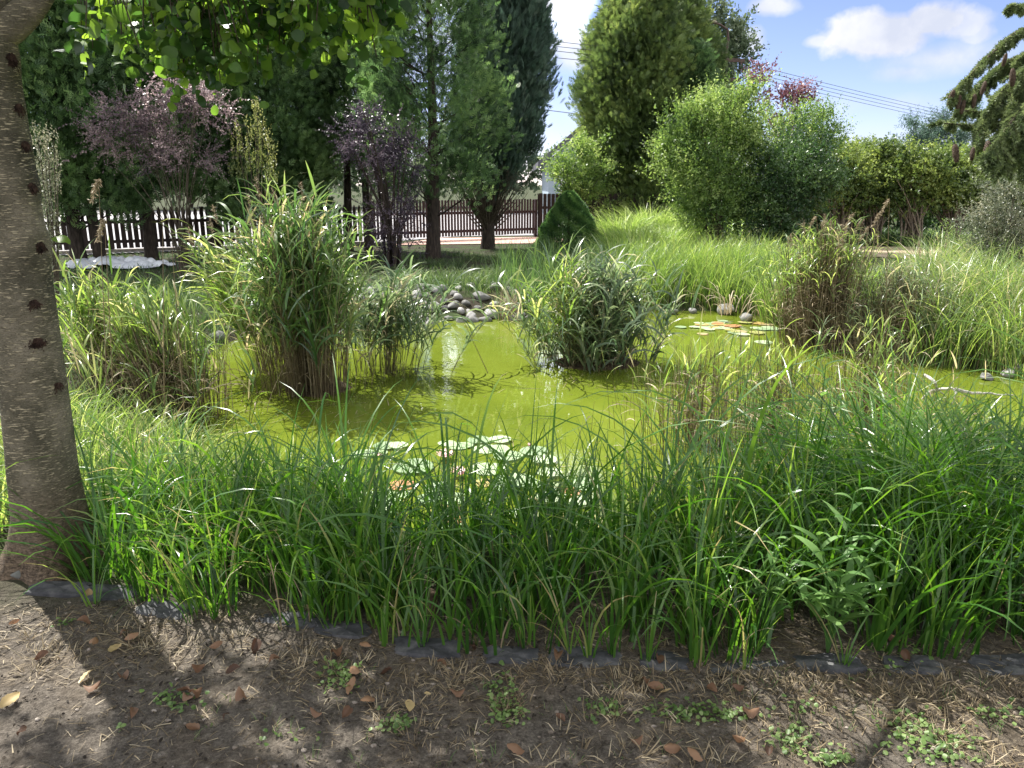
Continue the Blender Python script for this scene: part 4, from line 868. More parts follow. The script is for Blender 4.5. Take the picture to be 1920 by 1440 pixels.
# ------------------------------------------------------------------ reeds
def reed_clump(label, c, rx, ry, n_, h, mat='reed', lean=(0, 0), splay=.35, leaf_from=.4, per=8, LL=(.22, .42), LW=(.012, .024), dead=.4, deadh=(.45, .85), zb=WZ, th1=(1.2, 2.3), name='reed_clump', cat='reeds', stemr=.0035, plume=0, kind=None, av=(.1, .9), wind=None, stemmat='stem', rot=0., zfix=None, group=None):
    base = Vector((c[0], c[1], zb)); r = thing(name, label, cat, base, group)
    if kind: r['kind'] = kind
    def foot(k):
        a_ = U(0, 6.28, k); q = np.minimum(np.abs(rng.normal(0, .62, k)), 1.6); x = q * np.cos(a_) * rx; y = q * np.sin(a_) * ry
        X_ = c[0] + x * math.cos(rot) - y * math.sin(rot); Y_ = c[1] + x * math.sin(rot) + y * math.cos(rot)
        return np.stack([X_, Y_, np.maximum(gz(X_, Y_), WZ - .12) - .02], 1), np.stack([x / max(rx, .1), y / max(ry, .1)], 1)
    def grow(k, h0, h1, sp_):
        P0, o_ = foot(k); H = U(h0, h1, k) * (1 - .18 * np.minimum(1.4, (o_ ** 2).sum(1)))
        dirn_ = o_ * sp_ * H[:, None] * U(.4, 1.2, (k, 1)) + np.array(lean) * H[:, None] * U(.5, 1.3, (k, 1)) + rng.normal(0, .06, (k, 2)) * H[:, None]
        t_ = np.linspace(0, 1, 6)[None, :, None]
        P = P0[:, None] + np.concatenate([dirn_[:, None] * t_ ** 1.6, (H[:, None, None] * (t_ - .06 * t_ ** 2))], 2)
        return P, H
    P, H = grow(n_, h[0], h[1], splay)
    g = Geo(); v_, f_ = tubes(P, np.linspace(stemr, stemr * .45, 6)[None], 3); g.add(v_, f_, np.repeat(U(0, 1, n_), 18)); g.build('stems', stemmat, r)
    t_ = leaf_from + (1 - leaf_from) * (np.arange(per)[None] + U(0, 1, (n_, per))) / per; t_ = np.clip(t_, 0, .995)
    ii = np.minimum((t_ * 5).astype(int), 4); fr = (t_ * 5 - ii)[..., None]; rows = np.arange(n_)[:, None]
    Q = P[rows, ii] * (1 - fr) + P[rows, ii + 1] * fr
    az = U(0, 6.28, (n_, per)) if wind is None else wind + rng.normal(0, .9, (n_, per))
    sc = (1.05 - .35 * np.abs(t_ - .6) / .6) * U(.75, 1.2, (n_, per))
    L_ = U(*LL, (n_, per)) * sc; avv = np.repeat(U(*av, n_), per).reshape(n_, per) + U(-.2, .2, (n_, per))
    k = n_ * per; fl = lambda x: np.asarray(x).reshape(-1)
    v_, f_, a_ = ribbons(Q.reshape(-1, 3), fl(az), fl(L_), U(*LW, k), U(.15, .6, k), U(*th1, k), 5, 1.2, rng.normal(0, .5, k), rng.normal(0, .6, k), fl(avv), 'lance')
    g = Geo(); g.add(v_, f_, a_); g.build('leaves', mat, r)
    nd = int(n_ * dead)
    if nd:
        P, H = grow(nd, h[0] * deadh[0], h[1] * deadh[1], splay * .8); g = Geo(); v_, f_ = tubes(P, np.linspace(stemr * 1.0, stemr * .5, 6)[None], 3); g.add(v_, f_, np.repeat(U(0, 1, nd), 18))
        q = P[:, 3] ; v_, f_, a_ = ribbons(q, U(0, 6.28, nd), U(.12, .3, nd), U(.006, .012, nd), U(.3, 1.2, nd), U(1.8, 2.9, nd), 4, 1, U(-1, 1, nd), U(-1, 1, nd), U(.2, 1, nd)); g.add(v_, f_, a_)
        g.build('dead_stems', 'straw', r)
    if plume:
        P, H = grow(plume, h[1] * .95, h[1] * 1.08, splay * .8); g = Geo(); v_, f_ = tubes(P, np.linspace(stemr, .0015, 6)[None], 3); g.add(v_, f_, .6)
        for k2 in range(plume):
            e = P[k2, -1]; m_ = 60; tt = U(0, 1, m_); q = e + np.stack([.02 * tt, 0 * tt, -.16 * tt], 1)
            scatter(g, T_LEAF, q, rng.normal(0, .5, (m_, 3)) + np.array([.3, 0, .5]), randdir(m_), .035, .005, U(.4, 1, m_))
        g.build('plumes', 'straw', r)
    return r
def gw(px, py): return G(px, py, WZ)
c = gw(572, 742)
i1 = reed_clump('tallest dense reed clump standing in the pond with a skirt of brown stems', (c.x, c.y + .15), .36, .30, 250, (1.2, 2.12), 'reed', lean=(-.03, 0), splay=.22, leaf_from=.42, per=10, LL=(.26, .56), LW=(.010, .026), dead=1.6, th1=(.5, 2.5), plume=9, stemmat='straw')
c = gw(470, 700)
reed_clump('leaning reed fringe spilling out left of the tall clump', (c.x + .12, c.y + .1), .18, .2, 44, (1.1, 1.85), 'reed_light', lean=(-.24, -.02), splay=.25, leaf_from=.35, per=10, LL=(.35, .6), LW=(.014, .024), dead=.2, wind=3.0, plume=3)
c = gw(725, 700)
reed_clump('sparse shorter reeds with bare dark stems right of the tall clump', (c.x, c.y), .42, .38, 88, (.75, 1.3), 'reed_grey', lean=(.1, 0), splay=.32, leaf_from=.42, per=8, LL=(.28, .5), LW=(.014, .026), dead=.25, th1=(.9, 2.5))
c = gw(1122, 690)
i2 = reed_clump('broad low grey green reed island in the middle of the pond', (c.x + .02, c.y + .25), .46, .34, 250, (.6, 1.36), 'reed_grey', splay=.50, leaf_from=.15, per=9, LL=(.28, .56), LW=(.014, .028), dead=.8, stemr=.0035, th1=(.8, 2.6))
reed_clump('yellow green reed shoots on the left flank of the low island', (c.x - .28, c.y + .15), .22, .25, 46, (.9, 1.5), 'reed_light', lean=(-.12, 0), splay=.35, leaf_from=.4, per=7, LL=(.28, .5), LW=(.012, .022), dead=.3, th1=(.6, 2.3))
c = gw(1030, 668)
reed_clump('few thin reeds leaning over open water left of the low island', (c.x - .05, c.y), .22, .25, 16, (.65, 1.15), 'reed_light', lean=(-.3, 0), splay=.3, leaf_from=.4, per=6, LL=(.24, .4), LW=(.012, .022), dead=.1)
for (px, py, rx, ry) in [(1130, 690, .60, .32), (572, 742, .36, .28)]:
    c = gw(px, py); g = Geo(); lathe_blob(g, (c.x + .02, c.y + .22, WZ - .06), (rx, ry, .13), 26, 10, .12); o = g.build('root_mat', 'islandsoil', origin=Vector((c.x, c.y + .2, WZ)))
    o.parent = i2 if px > 1000 else i1; o.location = o.location - o.parent.location
c = gw(1545, 652)
i3 = reed_clump('thick brown stemmed reed clump at the far right bank', (c.x, c.y + .1), .44, .34, 150, (1.2, 1.72), 'reed_light', lean=(.0, 0), splay=.18, leaf_from=.72, per=5, LL=(.18, .32), LW=(.007, .014), dead=5.0, deadh=(.6, 1.0), stemr=.004, plume=14)
c = gw(1500, 632)
reed_clump('bright green reeds on the waterside flank of the brown clump', (c.x - .02, c.y + .1), .26, .3, 110, (.9, 1.55), 'reed_light', lean=(-.04, 0), splay=.3, leaf_from=.3, per=8, LL=(.14, .30), LW=(.008, .015), dead=.4)
c = gw(1680, 668)
reed_clump('greyish brown reeds between the brown clump and the right bank grass', (c.x, c.y + .1), .62, .36, 240, (.6, 1.1), 'reed_grey', splay=.2, leaf_from=.5, per=5, LL=(.16, .32), LW=(.006, .012), dead=3.0, deadh=(.7, 1.0), stemr=.0032, av=(.4, 1))
# left bed
c = G(300, 770, -.2)
reed_clump('sunlit reed bed with many brown canes on the left shore', (c.x + .05, c.y + .1), .46, .42, 130, (.65, 1.18), 'reed_light', lean=(-.1, 0), splay=.32, leaf_from=.35, per=7, LL=(.24, .46), LW=(.010, .018), dead=3.2, deadh=(.8, .85), stemr=.004, wind=2.6, th1=(.5, 2.2))
c = G(205, 740, -.15)
reed_clump('narrow reed patch with tall brown canes just right of the banded trunk', (c.x, c.y), .16, .2, 40, (.7, 1.15), 'reed_light', splay=.3, leaf_from=.35, per=7, LL=(.25, .46), LW=(.012, .02), dead=2.2, deadh=(.7, 1.05), stemr=.004, th1=(.5, 2.2))
c = G(150, 720, -.05)
reed_clump('bright fountain of grass-like reeds hugging the banded trunk', (c.x + .1, c.y + .5), .3, .5, 60, (.5, .95), 'reed_light', splay=.6, leaf_from=.1, per=7, LL=(.3, .5), LW=(.008, .016), dead=.3)
# thin reeds in front right
for (px, py, rx, ry, n_, h, lab) in [(1300, 830, .50, .70, 75, (.75, 1.08), 'thin brown-stemmed reeds standing in the water below the low island'),
                                (1450, 830, .60, .75, 95, (.75, 1.08), 'thin reeds with yellow green tips between front grass and open water'),
                                (1630, 800, .60, .75, 100, (.8, 1.12), 'thin mixed reeds in front of the brown clump'),
                                (1800, 900, .45, .3, 36, (.5, .75), 'loose thin reeds near the bleached dead branch')]:
    c = gw(px, py); reed_clump(lab, (c.x, c.y), rx, ry, n_, h, 'reed_light', splay=.08, leaf_from=.55, per=2, LL=(.12, .28), LW=(.006, .015), dead=2.0, deadh=(.5, .98), stemr=.0026, th1=(.5, 1.6), stemmat='stem')
# lone stalks
def stalk(label, px0, py0, px1, py1, Y, r=.004, plume=True, bend=0.):
    p0 = AT(px0, py0, Y); p1 = AT(px1, py1, Y); g = Geo(); o = thing('reed_stalk', label, 'stalk', Vector(tuple(p0)))
    v_, f_ = tubes(curve_pts(p0, p1, 8, bow=np.array([bend, 0, 0])), np.linspace(r, r * .4, 8)[None], 4); g.add(v_, f_, .5).build('stem', 'straw', o)
    if plume:
        m_ = 120; tt = U(0, 1, m_); q = np.array(p1) + np.stack([-.07 * tt ** 1.5 + rng.normal(0, .006, m_), rng.normal(0, .006, m_), -.05 * tt - .10 * tt ** 2], 1)
        g = Geo(); scatter(g, T_LEAF, q, rng.normal(0, .4, (m_, 3)) + np.array([-.3, 0, -.6]), randdir(m_), .035, .006, U(.4, 1, m_)); g.build('plume', 'straw', o)
stalk('tall brown stalk with a drooping pale plume right of the banded trunk', 200, 720, 185, 335, 5.4)
stalk('tall brown cane ending in a ragged seed head beside the plumed stalk', 212, 730, 196, 410, 5.3)
stalk('straight bare cane standing above the sunlit left reed bed', 308, 760, 305, 415, 5.2, plume=False)
stalk('slender bare cane leaning slightly above the left reed bed', 345, 770, 322, 455, 5.2, plume=False)
stalk('long grey stalk with a seed head standing above the brown clump', 1660, 600, 1668, 372, 8.4, .005)
for i, (a_, b_, d_, e_) in enumerate([(1590, 480, 1600, 400), (1605, 480, 1618, 410), (1620, 480, 1628, 425), (1632, 485, 1650, 400), (1580, 470, 1578, 420), (1540, 470, 1530, 405)]):
    stalk('pale grey seed stalk standing above the brown clump before the hedge', a_, b_, d_, e_, 9.2, .005); bpy.data.objects['reed_stalk' + ('.%03d' % (5 + i))]['group'] = 'pale seed stalks above the brown clump'
stalk('long dark stem slanting out over the open water between the islands', 915, 700, 850, 560, 7.4, .004, False)
stalk('thin pale stem slanting up beside the low island towards the pads', 1390, 940, 1330, 650, 4.9, .004, False)
stalk('slanting grey stem with long drooping leaves before the far pads', 1340, 880, 1420, 560, 5.6, .004, False, .03)

# ------------------------------------------------------------------ grasses
def grass(name, P, L, Wd, mat, a, label=None, th0=(0, .35), th1=(.6, 2.0), az=None, S_=5, prof='blade', kind='stuff', origin=None, obj=True, parent=None):
    k = len(P); az = U(0, 6.28, k) if az is None else az; a = np.clip(a + .22 * hnoise(P[:, 0] * .8 + 3, P[:, 1] * .8), 0, .95)
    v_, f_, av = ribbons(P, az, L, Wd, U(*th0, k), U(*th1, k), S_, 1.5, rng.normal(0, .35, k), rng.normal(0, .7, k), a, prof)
    g = Geo(); g.add(v_, f_, av); o = g.build(name, mat, parent, origin=origin)
    if kind: o['kind'] = kind
    if label: o['label'] = label
    return o
def tufts(Cx, Cy, per, r, zoff=0.):
    k = len(Cx); a_ = U(0, 6.28, (k, per)); q = np.sqrt(rng.random((k, per))) * r; x = (Cx[:, None] + q * np.cos(a_)).ravel(); y = (Cy[:, None] + q * np.sin(a_)).ravel()
    return np.stack([x, y, gz(x, y) - .015 + zoff], 1), (a_ + rng.normal(0, .6, a_.shape)).ravel()
# front sedge belt
def frontline(x):                     # the inner edge of the slabs
    return np.interp(x, [-2.4, -1.9, -1.2, -.7, 0, .8, 1.8, 3.2], [2.92, 2.80, 2.62, 2.52, 2.42, 2.37, 2.37, 2.38])
nc = 430; cx_ = U(-2.15, 3.4, nc); cy_ = frontline(cx_) + U(0, 1, nc) ** 1.25 * 1.3
cy_ = np.where(cx_ > 1.3, frontline(cx_) + .02 + U(0, 1, nc) ** 1.2 * 1.6, cy_)
wb = G(1560, 1235); ok = (sdist(cx_, cy_) > -.22) & (np.hypot(cx_ + 2.0, cy_ - TY) > .33) & (np.hypot((cx_ - wb.x) * .7, cy_ - wb.y) > .15) & ~((cx_ < -1.5) & (cy_ < 2.95)); cx_, cy_ = cx_[ok], cy_[ok]
P, az = tufts(cx_, cy_, 12, .075)
hgt = np.interp(P[:, 0], [-2, -1.2, -.5, .2, .9, 1.5, 3], [.42, .56, .62, .62, .64, .74, .88]) * np.where(rng.random(len(P)) < .12, U(1.15, 1.5, len(P)), U(.62, 1.15, len(P)))
hgt *= np.interp(P[:, 1] - frontline(P[:, 0]), [0, .35, 1.2], [.72, 1, .98])
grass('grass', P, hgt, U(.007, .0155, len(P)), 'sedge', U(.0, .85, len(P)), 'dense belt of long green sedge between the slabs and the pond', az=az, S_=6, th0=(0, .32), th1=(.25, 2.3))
kk = rng.random(len(P)) < .085; PL = P[kk]; v_, f_, a_ = ribbons(PL, U(0, 6.28, len(PL)), hgt[kk] * U(1.25, 1.75, len(PL)), U(.011, .019, len(PL)), U(.05, .4, len(PL)), U(1.4, 2.7, len(PL)), 9, 1.8, rng.normal(0, .3, len(PL)), rng.normal(0, .7, len(PL)), U(.2, .8, len(PL)))
g = Geo(); g.add(v_, f_, a_); props(g.build('arching_grass', 'sedge'), 'longest arching sedge blades overtopping the front belt', kind='stuff')
P2 = P[rng.random(len(P)) < .05]; grass('dry_grass', P2, U(.2, .5, len(P2)), U(.004, .007, len(P2)), 'straw', U(0, 1, len(P2)), 'withered brown blades among the green sedge', th1=(1.2, 2.6))
# sunlit grass behind the trunk on the left
nc = 300; cx_ = U(-3.6, -1.1, nc); cy_ = U(3.3, 5.6, nc); ok = (sdist(cx_, cy_) > -.1); P, az = tufts(cx_[ok], cy_[ok], 14, .09)
grass('bank_grass', P, U(.28, .62, len(P)), U(.005, .010, len(P)), 'reed_light', U(.1, .9, len(P)), 'bright sunlit grass around and behind the banded trunk', az=az, th1=(.8, 2.2))
# left far bank, in conifer shade
nc = 900; cx_ = U(-6.8, -2.4, nc); cy_ = U(6.2, 12.6, nc); ok = (sdist(cx_, cy_) > .05); P, az = tufts(cx_[ok], cy_[ok], 14, .14)
grass('shade_grass', P, U(.12, .34, len(P)), U(.006, .011, len(P)), 'lawn', U(.1, .8, len(P)), 'fine green grass on the bank below the white sheet', az=az, S_=4)
# centre far bank under the conifers: low patchy green
nc = 700; cx_ = U(-3.2, 1.2, nc); cy_ = U(11.9, 18.5, nc); ok = (np.sin(cx_ * 3) * np.sin(cy_ * 2.1) + U(-.6, .6, nc)) > -.2; ok &= ~((np.hypot(cx_ + 1.6, (cy_ - 14.2)) < .9)); P, az = tufts(cx_[ok], cy_[ok], 16, .16)
grass('meadow_grass', P, U(.06, .20, len(P)), U(.007, .013, len(P)), 'lawn', U(.1, 1, len(P)), 'patchy low green growth below the conifer row', az=az, S_=3)
nc = 260; cx_ = U(-1.9, 1.0, nc); cy_ = U(11.8, 13.3, nc); P, az = tufts(cx_, cy_, 14, .13)
grass('bank_grass', P, U(.12, .36, len(P)), U(.008, .014, len(P)), 'lawn', U(.1, 1, len(P)), 'green weedy growth above the stone heap', az=az, S_=4)
# tall grass behind / right of the low island along the far shore
def belt(px0, px1, y0, y1, n_, zlev=0.): 
    u_ = rng.random(n_); v = rng.random(n_); a_ = np.array([[*G(px0 + (px1 - px0) * q, y0 + (y1 - y0) * w, zlev)[:2]] for q, w in zip(u_, v)]); return a_[:, 0], a_[:, 1]
cx_, cy_ = belt(1140, 1480, 520, 585, 420, -.1); ok = sdist(cx_, cy_) > -.02; P, az = tufts(cx_[ok], cy_[ok], 22, .13)
grass('tall_grass', P, U(.5, .92, len(P)), U(.007, .013, len(P)), 'reed_light', U(0, .7, len(P)), 'yellow green tall grass belt along the far shore right of the low island', az=az, th0=(0, .25), th1=(.4, 1.6))
P3 = P[rng.random(len(P)) < .22]; grass('dry_grass', P3, U(.2, .6, len(P3)), U(.006, .010, len(P3)), 'straw', U(0, .9, len(P3)), 'dead brown blades at the foot of the far grass belt', th1=(.3, 2.2))
cx_, cy_ = belt(930, 1160, 505, 590, 150, -.1); ok = sdist(cx_, cy_) > .02; P, az = tufts(cx_[ok], cy_[ok], 16, .12)
grass('iris_grass', P, U(.3, .75, len(P)), U(.008, .015, len(P)), 'reed', U(0, .6, len(P)), 'upright darker green blades growing beside the stone heap', az=az, th0=(0, .2), th1=(.2, 1.0))
P, az = tufts(*[np.array(q) for q in ([G(950, 560).x], [G(950, 560).y])], 120, .14); grass('dry_tuft', P, U(.3, .65, len(P)), U(.006, .01, len(P)), 'straw', U(.4, 1, len(P)), 'one straw coloured tuft between the stones and the low island', th1=(.4, 1.3), kind=None); bpy.data.objects['dry_tuft']['category'] = 'grass tuft'
cx_, cy_ = belt(1100, 1520, 480, 520, 420); P, az = tufts(cx_, cy_, 16, .16)
grass('tall_grass', P, U(.22, .48, len(P)), U(.009, .015, len(P)), 'reed', U(0, .8, len(P)), 'sunny grass slope below the ornamental tussocks and big shrubs', az=az, th1=(.5, 1.7), S_=4)
# right bank, tall arching
cx_, cy_ = belt(1700, 2150, 560, 705, 430, -.15); ok = sdist(cx_, cy_) > -.02; P, az = tufts(cx_[ok], cy_[ok], 22, .14)
az = np.where(rng.random(len(az)) < .6, math.pi * .75 + rng.normal(0, .8, len(az)) - 1.2, az)
grass('tall_grass', P, U(.65, 1.25, len(P)), U(.006, .012, len(P)), 'reed_light', U(0, .9, len(P)), 'tall arching grass filling the bank at the right side of the pond', az=az, th0=(0, .35), th1=(.7, 2.0))
P3 = P[rng.random(len(P)) < .25]; grass('dry_grass', P3, U(.2, .8, len(P3)), U(.005, .009, len(P3)), 'straw', U(0, .9, len(P3)), 'dead brown blades under the arching grass on the right bank', th1=(.3, 2.0))
cx_, cy_ = belt(1600, 2150, 490, 580, 420, 0); ok = ~((cx_ > G(1610, 480).x * cy_ / G(1610, 480).y) & (cx_ < G(1800, 480).x * cy_ / G(1800, 480).y) & (cy_ > 13.5)); P, az = tufts(cx_[ok], cy_[ok], 16, .16)
grass('tall_grass', P, U(.25, .6, len(P)), U(.006, .012, len(P)), 'orn_grass', U(0, .7, len(P)), 'yellow green grass slope under the grey shrub', az=az, th1=(.5, 1.7), S_=4)
# ornamental tussocks
def tussock(label, base, n_, L, Wd, mat='orn_grass', r=.16, th1=(.9, 2.3), name='grass_tussock', cat='grass tussock', av=(.1, .9), th0=(0, .5), group=None, az=None):
    x = base[0] + rng.normal(0, r * .5, n_); y = base[1] + rng.normal(0, r * .5, n_); P = np.stack([x, y, np.full(n_, base[2] - .02)], 1)
    az_ = np.arctan2(y - base[1], x - base[0]) + rng.normal(0, .5, n_) if az is None else az + rng.normal(0, .8, n_)
    v_, f_, a_ = ribbons(P, az_, U(*L, n_), U(*Wd, n_), U(*th0, n_), U(*th1, n_), 6, 1.4, rng.normal(0, .3, n_), rng.normal(0, .6, n_), U(*av, n_)); g = Geo(); g.add(v_, f_, a_)
    return props(g.build(name, mat, origin=Vector(tuple(base))), label, cat, group)
for px, py, lab, s in [(1165, 462, 'leftmost ornamental grass tussock beside the dwarf spruce', 1.), (1215, 456, 'second ornamental grass tussock, tallest, before the olive arborvitae', 1.15), (1275, 458, 'third ornamental grass tussock before the darker arborvitae', 1.05),
                       (1325, 462, 'rightmost ornamental grass tussock against the pale-leaved shrub', .95), (1190, 480, 'low front ornamental grass tussock below the tallest one', .8), (1245, 478, 'low ornamental grass tussock spilling down the slope in front of the third', .8)]:
    tussock(lab, gb(px, py), 900, (.75 * s, 1.35 * s), (.010, .018), r=.55, group='ornamental grass tussocks')
# big arching sedge clumps at the right front
tussock('huge arching sedge clump of long drooping blades at the right edge of the bank', (2.02, 2.95, -.02), 620, (.75, 1.25), (.007, .014), 'sedge', .28, (1.3, 2.7), 'sedge_clump', 'sedge clump', (.15, .9))
tussock('second long-bladed sedge clump further back towards the water at right', (1.75, 3.45, -.05), 420, (.7, 1.1), (.008, .015), 'sedge', .26, (1.0, 2.4), 'sedge_clump', 'sedge clump', (.1, .8))
tussock('dark shaded sedge clump at the front corner by the last slabs', (2.45, 2.75, -.02), 320, (.6, 1.0), (.007, .012), 'sedge', .24, (1.0, 2.4), 'sedge_clump', 'sedge clump', (0, .5))
tussock('sedge clump whose blades lean left across the foot of the banded trunk', (-1.72, 2.98, -.02), 90, (.45, .85), (.008, .013), 'sedge', .12, (1.0, 2.2), 'sedge_clump', 'sedge clump', (.1, .7), th0=(.1, .7))
SPR = ['upright sprout in bare soil between the third slab and the stake', 'stout sprout between the slabs right of the wooden stake', 'sprout at the slab gap just right of the stout one', 'thin sprout by the sunlit slab', 'sprout leaning over the small tilted slab',
       'sprout between slabs left of the bright lance-leaved weed', 'short sprout in front of the middle slabs', 'dense dark sprout below the smaller duller weed', 'single thin sprout just left of the wooden stake', 'sprout directly in front of the wooden stake',
       'sprout at the base of the bright lance-leaved weed', 'sprout on the second slab from the trunk', 'leaning sprout over the first slab by the trunk', 'low spreading sprout right of the middle of the slab row']
for i, (px, py) in enumerate([(615, 1185), (985, 1215), (1070, 1232), (395, 1165), (355, 1150), (1315, 1255), (1105, 1240), (1400, 1262), (720, 1215), (790, 1225), (1590, 1262), (300, 1135), (170, 1140), (1220, 1250)]):
    b = G(px, py); tussock(SPR[i], (b.x, b.y + .03, 0), 9, (.22, .5), (.006, .010), 'sedge', .02, (.3, 1.6), 'sedge_sprout', 'sedge sprout', (.4, 1), th0=(0, .35), group='sprouts between the slabs')

# ------------------------------------------------------------------ broad-leaved weeds in front right
def leafy(label, name, cat, base, stems, LL, LW, mat='weed', per=11, Z0=.12):
    r = thing(name, label, cat, Vector(tuple(base))); sg_ = Geo(); lg = Geo()
    for (dx, dy, h) in stems:
        P = curve_pts(base, (base[0] + dx, base[1] + dy, base[2] + h), 8, bow=np.array([-dx * .2, -dy * .2, h * .05])); v_, f_ = tubes(P, np.linspace(.005, .002, 8)[None], 6); sg_.add(v_, f_, .3)
        for k in range(per):
            t_ = .25 + .75 * (k + 1) / per; i_ = min(int(t_ * 7), 6); q = P[0, i_] * (1 - (t_ * 7 - i_)) + P[0, min(i_ + 1, 7)] * (t_ * 7 - i_)
            a_ = k * 2.4 + random.uniform(-.4, .4); s_ = random.uniform(.7, 1.15) * (1 if k < per - 3 else .75)
            v_, f_, av = ribbons([q], a_, LL * s_, LW * s_, random.uniform(.5, 1.0), random.uniform(1.3, 2.1), 5, 1, random.uniform(-.3, .3), 0, random.uniform(.3, .9), 'lance'); lg.add(v_, f_, av)
    sg_.build('stems', 'weed', r); lg.build('leaves', mat, r); return r
b = G(1560, 1235); leafy('bright lance-leaved weed with several stems in front of the sedge', 'leafy_weed', 'weed', (b.x, b.y + .04, 0), [(.04, .02, .60), (.13, -.02, .44), (-.09, -.02, .46), (-.02, -.08, .34), (.22, -.02, .34), (-.18, -.04, .30), (.08, -.08, .26)], .135, .028)
b = G(1440, 1225); leafy('smaller duller lance-leaved weed left of the bright one', 'leafy_weed', 'weed', (b.x, b.y + .06, 0), [(.02, .02, .40), (.08, .0, .33), (-.05, .02, .28)], .09, .022)
b = G(1600, 1090); leafy('tall lance-leaved weed poking out of the right sedge near the thin reeds', 'leafy_weed', 'weed', (b.x, b.y + .5, -.05), [(.0, .0, .86), (.1, .05, .7)], .13, .026)
b = gb(1790, 500); leafy('pale spiky goldenrod at the foot of the grey shrub', 'goldenrod', 'goldenrod', tuple(b), [(random.uniform(-.5, .5), random.uniform(-.3, .3), random.uniform(.5, .95)) for _ in range(22)], .10, .016, 'light_shrub', 26)
for px, pt_ in ((1366, 'left of two yellow green goldenrod spires before the dark shrub'), (1384, 'right of two yellow green goldenrod spires before the dark shrub')):
    b = G(px, 520); leafy(pt_, 'goldenrod', 'goldenrod', (b.x, b.y, 0), [(0, 0, .98)], .11, .02, 'light_shrub', 34)

# ------------------------------------------------------------------ water lilies
def pad_mesh(seed, mat):
    rs = np.random.default_rng(seed); n_ = 26; an_ = np.linspace(.12, 2 * math.pi - .12, n_); rr_ = 1 + .03 * np.sin(3 * an_ + seed) + .015 * np.sin(7 * an_)
    g = Geo(); V = [(0.05, 0, .0)]
    for k_, zf_ in ((.55, .012), (.92, .010), (1.0, .030)):
        V += [(k_ * r_ * math.cos(a_), k_ * r_ * math.sin(a_), zf_ + .025 * (k_ > .95) * max(0, math.sin(2 * a_ + seed))) for a_, r_ in zip(an_, rr_)]
    F3 = [(0, 1 + i, 2 + i) for i in range(n_ - 1)]; g.add(V, F3, rs.random()); F4 = []
    for k_ in range(2): F4 += [(1 + k_ * n_ + i, 1 + (k_ + 1) * n_ + i, 2 + (k_ + 1) * n_ + i, 2 + k_ * n_ + i) for i in range(n_ - 1)]
    g.q.append(np.array(F4)); return g
protos = {}
def pad(px, py, wpx, label, old=False, group='lily pads near the front bank', k=[0]):
    q = G(px, py, WZ); k[0] += 1; key = (old, k[0] % 5)
    if key not in protos: o = pad_mesh(k[0], None).build('lily_pad', 'pad_old' if old else 'pad'); protos[key] = o
    else: o = protos[key].copy(); COL.objects.link(o)
    s_ = wpx / 2 / FPX * (q.y * math.cos(PITCH) - (WZ - 1.6) * math.sin(PITCH)); o.location = (q.x, q.y, WZ + .004 + .004 * (k[0] % 5)); o.scale = (s_, s_, s_ * .45); o.rotation_euler = (0, 0, random.uniform(0, 6.28))
    return props(o, label, 'lily pad', group)
near = [(683, 853, 50, 'pale lily pad leftmost in the front group'), (709, 851, 36, 'greyish lily pad overlapping the leftmost one'), (722, 839, 44, 'lily pad behind the greyish one, left of the pink flower'), (746, 839, 38, 'small lily pad with a dark edge left of the pink flower'),
        (838, 832, 34, 'small pale lily pad just behind the pink flower'), (860, 838, 42, 'lily pad touching the small one right behind the pink flower'), (873, 837, 32, 'small round lily pad at the right of the flower'), (898, 828, 44, 'lily pad farthest out in the middle of the front group'),
        (938, 828, 42, 'farthest lily pad at the right of the open water group'), (912, 843, 52, 'large lily pad partly under its neighbour, right of the flower'), (934, 843, 44, 'lily pad lying on top of the large one'), (952, 857, 56, 'broad lily pad in front of the overlapping pair'),
        (1002, 849, 54, 'lily pad behind the tall sedge blades, right of the broad one'), (1020, 866, 50, 'lily pad beside the pale sky reflection'), (916, 880, 66, 'big lily pad in the centre of the front group'), (968, 902, 72, 'largest lily pad, nearer the sedge than the central one'),
        (622, 884, 56, 'lone lily pad behind the sedge at the left'), (775, 878, 78, 'wide greyish pink lily pad left of the second flower'), (1030, 890, 48, 'lily pad behind blades nearest the pale reflection')]
for a_ in near: pad(*a_)
random.seed(9)
for i in range(34):
    old = random.random() < .26
    pad(random.uniform(630, 1150), random.uniform(905, 985), random.uniform(40, 66), 'yellow or orange ageing lily pad glimpsed through the front sedge' if old else 'green lily pad glimpsed through the front sedge', old)
for i in range(34):
    a_ = random.uniform(0, 6.28); r_ = math.sqrt(random.random()); old = random.random() < .38
    pad(1365 + 88 * r_ * math.cos(a_), 617 + 17 * r_ * math.sin(a_), random.uniform(18, 30), 'small orange-brown lily pad in the far patch' if old else 'small green lily pad in the far patch', old, 'lily pads in the far patch')
pad(1276, 615, 22, 'lone lily pad left of the far patch', False, 'lily pads in the far patch'); pad(1420, 626, 30, 'orange pad at the right end of the far patch', True, 'lily pads in the far patch')
pad(1432, 642, 34, 'green lily pad right in front of the far patch by the reeds', False, 'lily pads in the far patch')
